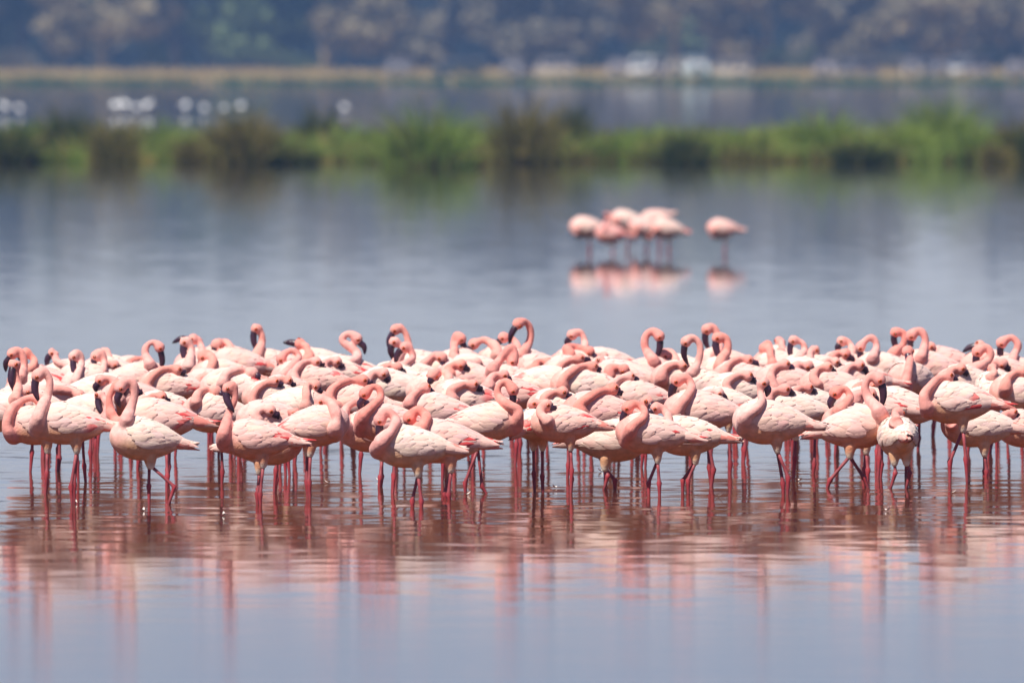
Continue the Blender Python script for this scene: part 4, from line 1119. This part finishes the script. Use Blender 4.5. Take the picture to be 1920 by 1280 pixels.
# ------------------------------------------------------------------ safari vehicles on the far shore
M_GLASS = flat_mat('vehicle_glass', (0.015, 0.02, 0.025), 0.08, 0.6)
M_TYRE = flat_mat('tyre_rubber', (0.02, 0.02, 0.02), 0.8, 0.2)
M_RIM = flat_mat('rim_metal', (0.35, 0.35, 0.36), 0.35, 0.5, 0.6)
M_LAMP = flat_mat('lamp_glass', (0.75, 0.75, 0.72), 0.1, 0.6)
M_DARKTRIM = flat_mat('dark_trim', (0.03, 0.03, 0.03), 0.6, 0.3)
def prism(pts, y0, y1):
    n = len(pts)
    V = np.array([(p[0], y0, p[1]) for p in pts] + [(p[0], y1, p[1]) for p in pts])
    k = np.arange(n); k2 = (k + 1) % n
    q = np.stack([k, k2, k2 + n, k + n], 1)
    tris = [(0, i_ + 1, i_) for i_ in range(1, n - 1)] + [(n, n + i_, n + i_ + 1) for i_ in range(1, n - 1)]
    return V, q, np.array(tris)
def one(name, parent, pieces, mat):
    mb = MB()
    for p in pieces: mb.add(p[0], p[1], p[2] if len(p) > 2 else None)
    return link(name, mb.mesh(name, [mat], False), parent)
def vehicle(x, yaw, label, paint, cab, roof):
    Y = SHORE_Y + 16 + (x * 37 % 7)
    rt = thing('safari_vehicle', label, 'vehicle', ((x - 960) / FPX * Y, Y, 0.20), R(yaw), 'safari vehicles parked on the far shore')
    low = [(-2.2, 0.45), (2.25, 0.45), (2.3, 0.95), (1.05, 1.08), (-2.2, 1.08)]
    one('body', rt, [prism(low, -0.86, 0.86)], paint)
    one('cabin', rt, [prism([(-2.15, 1.08), (1.0, 1.08), (0.55, 1.72), (-2.1, 1.72)], -0.80, 0.80)], cab)
    one('roof', rt, [box((-0.8, 0, 1.80), (1.45, 0.84, 0.06))] + [box((sx, sy, 1.75), (0.03, 0.03, 0.05)) for sx in (-2.0, 0.4) for sy in (-0.7, 0.7)], roof)
    for sy in (-1, 1):
        for x0, x1 in ((-2.0, -1.2), (-1.1, -0.35), (-0.25, 0.45)):
            one('window', rt, [box(((x0 + x1) / 2, sy * 0.81, 1.42), ((x1 - x0) / 2, 0.012, 0.22))], M_GLASS)
        one('headlight', rt, [box((2.29, sy * 0.62, 0.82), (0.03, 0.12, 0.09))], M_LAMP)
        for wx in (-1.45, 1.45):
            a = np.array([[wx, sy * 0.70, 0.38], [wx, sy * 0.90, 0.38]])
            w = one('wheel', rt, [tube(a, [0.39, 0.39], 16)], M_TYRE)
            one('rim', w, [tube(a + np.array([0, sy * 0.02, 0]) * np.array([[0], [1]]), [0.2, 0.2], 12)], M_RIM)
    one('windscreen', rt, [(np.array([(0.99, -0.7, 1.12), (0.99, 0.7, 1.12), (0.60, 0.7, 1.68), (0.60, -0.7, 1.68)]) + np.array([0.02, 0, 0.012]), np.array([[0, 1, 2, 3]]))], M_GLASS)
    one('bumper', rt, [box((2.36, 0, 0.52), (0.06, 0.82, 0.09))], M_DARKTRIM)
    sc_ = 0.92 if paint in (P_WHITE, P_TEAL) else 0.80 + (x * 13 % 9) * 0.01
    rt.scale = (sc_, sc_, sc_)
    one('spare_wheel', rt, [tube(np.array([[-2.2, 0, 1.0], [-2.42, 0, 1.0]]), [0.36, 0.36], 14)], M_TYRE)
P_WHITE = flat_mat('paint_white', (0.86, 0.86, 0.84), 0.3); P_SAND = flat_mat('paint_sand', (0.48, 0.42, 0.33), 0.35)
P_GREY = flat_mat('paint_grey', (0.24, 0.24, 0.26), 0.35); P_GREEN = flat_mat('paint_dark_green', (0.04, 0.06, 0.045), 0.35)
P_TEAL = flat_mat('paint_pale_teal', (0.45, 0.62, 0.64), 0.3); P_MAUVE = flat_mat('paint_dusty', (0.36, 0.33, 0.33), 0.4)
VEH = [
 (755, 75, 'dull grey safari vehicle standing farthest along the row by the grey tree', P_GREY, P_GREY, P_MAUVE),
 (858, 200, 'dark green safari vehicle with a pale roof', P_GREEN, P_GREEN, P_GREY),
 (975, 70, 'grey safari vehicle close behind a side-on sandy one', P_GREY, P_GREY, P_MAUVE),
 (1028, 178, 'long sandy safari vehicle parked side-on by itself', P_SAND, P_MAUVE, P_MAUVE),
 (1166, 80, 'dusty mauve safari vehicle beside the bright white one', P_MAUVE, P_MAUVE, P_MAUVE),
 (1208, 250, 'bright white safari vehicle, the brightest of the row', P_WHITE, P_WHITE, P_WHITE),
 (1270, 85, 'pale dusty safari vehicle between white and teal ones', P_MAUVE, P_SAND, P_SAND),
 (1302, 95, 'pale teal safari vehicle seen end-on', P_TEAL, P_WHITE, P_TEAL),
 (1362, 170, 'sandy safari vehicle side-on with a dark end, beside the teal one', P_SAND, P_SAND, P_MAUVE),
 (1553, 80, 'mauve-grey safari vehicle, first of a pair apart from the rest', P_MAUVE, P_MAUVE, P_GREY),
 (1602, 220, 'mauve-grey safari vehicle turned away, second of a pair apart', P_MAUVE, P_GREY, P_MAUVE),
 (1720, 75, 'sandy safari vehicle before the layered tan tree', P_SAND, P_GREY, P_MAUVE),
 (1758, 95, 'grey safari vehicle squeezed between sandy and white-fronted ones', P_GREY, P_GREY, P_MAUVE),
 (1812, 235, 'safari vehicle with a glinting white front near the rounded sandy tree', P_WHITE, P_GREY, P_MAUVE),
 (1906, 85, 'grey safari vehicle at the last end of the row', P_GREY, P_MAUVE, P_MAUVE),
]
for v_ in VEH: vehicle(*v_)

# ------------------------------------------------------------------ white waders on the water behind the island
C_WB = np.array([0.92, 0.91, 0.89])
def white_bird(x, yw, hd, up, label):
    p = at_water(x, yw)
    rt = thing('white_wading_bird', label, 'bird', (p[0], p[1], 0), R(hd), 'white birds wading behind the reed island')
    mb = MB()
    ts = np.linspace(-1, 1, 13); rr = 0.145 * np.sqrt(np.clip(1 - np.abs(ts) ** 2.2, 0.01, 1)) * np.interp(ts, [-1, 0.3, 1], [0.7, 1, 0.9])
    V, q, t = tube(np.stack([ts * 0.27, 0 * ts, 0.36 + ts * 0.05], 1), rr, 12); mb.add(V, q, t, C_WB)
    nk = catmull([(0.20, 0, 0.36), (0.32, 0, 0.45), (0.27, 0, 0.45 + up * .5), (0.33, 0, 0.48 + up)], 12)
    V, q, t = tube(nk, np.interp(np.linspace(0, 1, 12), [0, .3, .85, 1], [0.08, 0.045, 0.035, 0.042]), 8); mb.add(V, q, t, C_WB)
    for sy in (-0.05, 0.05):
        V, q, t = tube(np.array([[-0.03, sy, 0.28], [-0.02, sy, 0.12], [-0.03, sy, -0.1]]), [0.022, 0.014, 0.012], 6); mb.add(V, q, t, (0.08, 0.06, 0.05))
    link('body', mb.mesh('body', [M_BODY]), rt)
    mb = MB(); e = nk[-1]
    V, q, t = tube(np.array([e + [0.02, 0, 0], e + [0.12, 0, -0.03], e + [0.22, 0, -0.07]]), [0.018, 0.014, 0.02], 6); mb.add(V, q, t, (0.30, 0.24, 0.14))
    link('bill', mb.mesh('bill', [M_BILL]), rt)
    for sy in (-1, 1):
        mb = MB()
        V, q, t = tube(np.array([[0.18, sy * 0.10, 0.42], [0.0, sy * 0.135, 0.40], [-0.22, sy * 0.08, 0.35], [-0.36, sy * 0.03, 0.31]]), [[.07, .03], [.09, .03], [.06, .025], [.01, .01]], 8); mb.add(V, q, t, C_WB * 0.97)
        link('wing', mb.mesh('wing', [M_PLUME]), rt)
    sc_ = 0.55 + (x * 7 % 10) * 0.035
    rt.scale = (sc_, sc_, sc_)
    rt.rotation_euler.z = R(90 + (hd - 90) * 0.25)
WB = [(8, 214, 200, .10, 'white wading bird, brighter of the pair above the dark drooping tussock'), (36, 215, 170, .02, 'duller white wading bird of the pair above the dark drooping tussock'),
 (217, 214, 90, .02, 'dimmest white wading bird of a row of four'), (234, 212, 180, .12, 'bright white wading bird raised highest in a row of four'),
 (256, 213, 100, .02, 'greyish white wading bird squeezed inside a row of four'), (277, 214, 10, .10, 'bright white wading bird ending a row of four beside the orange stems'),
 (348, 212, 80, .05, 'slim white wading bird standing alone next to a bright trio'), (383, 214, 190, .10, 'white wading bird whose reflection shows in the dip of the reeds'),
 (420, 214, 5, .10, 'round white wading bird behind the brownish hanging tussock'), (452, 212, 90, .02, 'faint white wading bird nearly hidden by the brownish hanging tussock'),
 (646, 213, 170, .06, 'solitary white wading bird above the small dark domed tussock')]
for b_ in WB: white_bird(*b_)

# ------------------------------------------------------------------ moulted feathers adrift by the flock
for k, (x, y) in enumerate([(1348, 931), (268, 958), (710, 902), (1126, 884), (1500, 902), (1786, 925), (142, 944), (614, 906), (1040, 915), (1664, 958), (876, 928), (420, 966)]):
    p = at_water(x, y)
    mb = MB(); u = np.linspace(0, 1, 6); hw = 0.008 * np.array([0.25, 0.8, 1.0, 0.9, 0.6, 0.1])
    xx = 0.036 * (u - 0.5); zz = 0.003 + 0.010 * (u - 0.4) ** 2 * 4
    V = np.stack([np.stack([xx, -hw, zz + 0.004], 1), np.stack([xx, 0 * hw, zz], 1), np.stack([xx, hw, zz + 0.004], 1)], 1).reshape(-1, 3)
    i = (np.arange(5)[:, None] * 3 + np.arange(2)).ravel()
    mb.add(V, np.stack([i, i + 1, i + 4, i + 3], 1), None, (0.85, 0.74, 0.68))
    o = link('drifting_feather', mb.mesh('drifting_feather', [M_PLUME]), None, (p[0], p[1], 0.0)); o.rotation_euler = (0, 0, k * 1.3)
    tag(o, 'tiny curled white feather adrift on the water by the flamingos\' legs', 'feather', 'moulted feathers adrift by the flock')

# ------------------------------------------------------------------ haze in the air between here and the woodland
def haze():
    V, q = box((0, 1050, 12.5), (1300, 1350, 14.5))
    m = bpy.data.materials.new('haze'); m.use_nodes = True
    nt = m.node_tree; nt.nodes.clear()
    out = nt.nodes.new('ShaderNodeOutputMaterial'); pv = nt.nodes.new('ShaderNodeVolumePrincipled')
    pv.inputs['Color'].default_value = (*HAZE_COL, 1)
    pv.inputs['Density'].default_value = HAZE_D
    pv.inputs['Anisotropy'].default_value = 0.0
    nt.links.new(pv.outputs[0], out.inputs['Volume'])
    tag(link('haze', mk_mesh('haze', V, [q], [m], smooth=False)), 'pale blue heat haze over the lake', None, None, 'stuff')
HAZE_COL, HAZE_D = (0.28, 0.52, 1.0), 0.00022
haze()
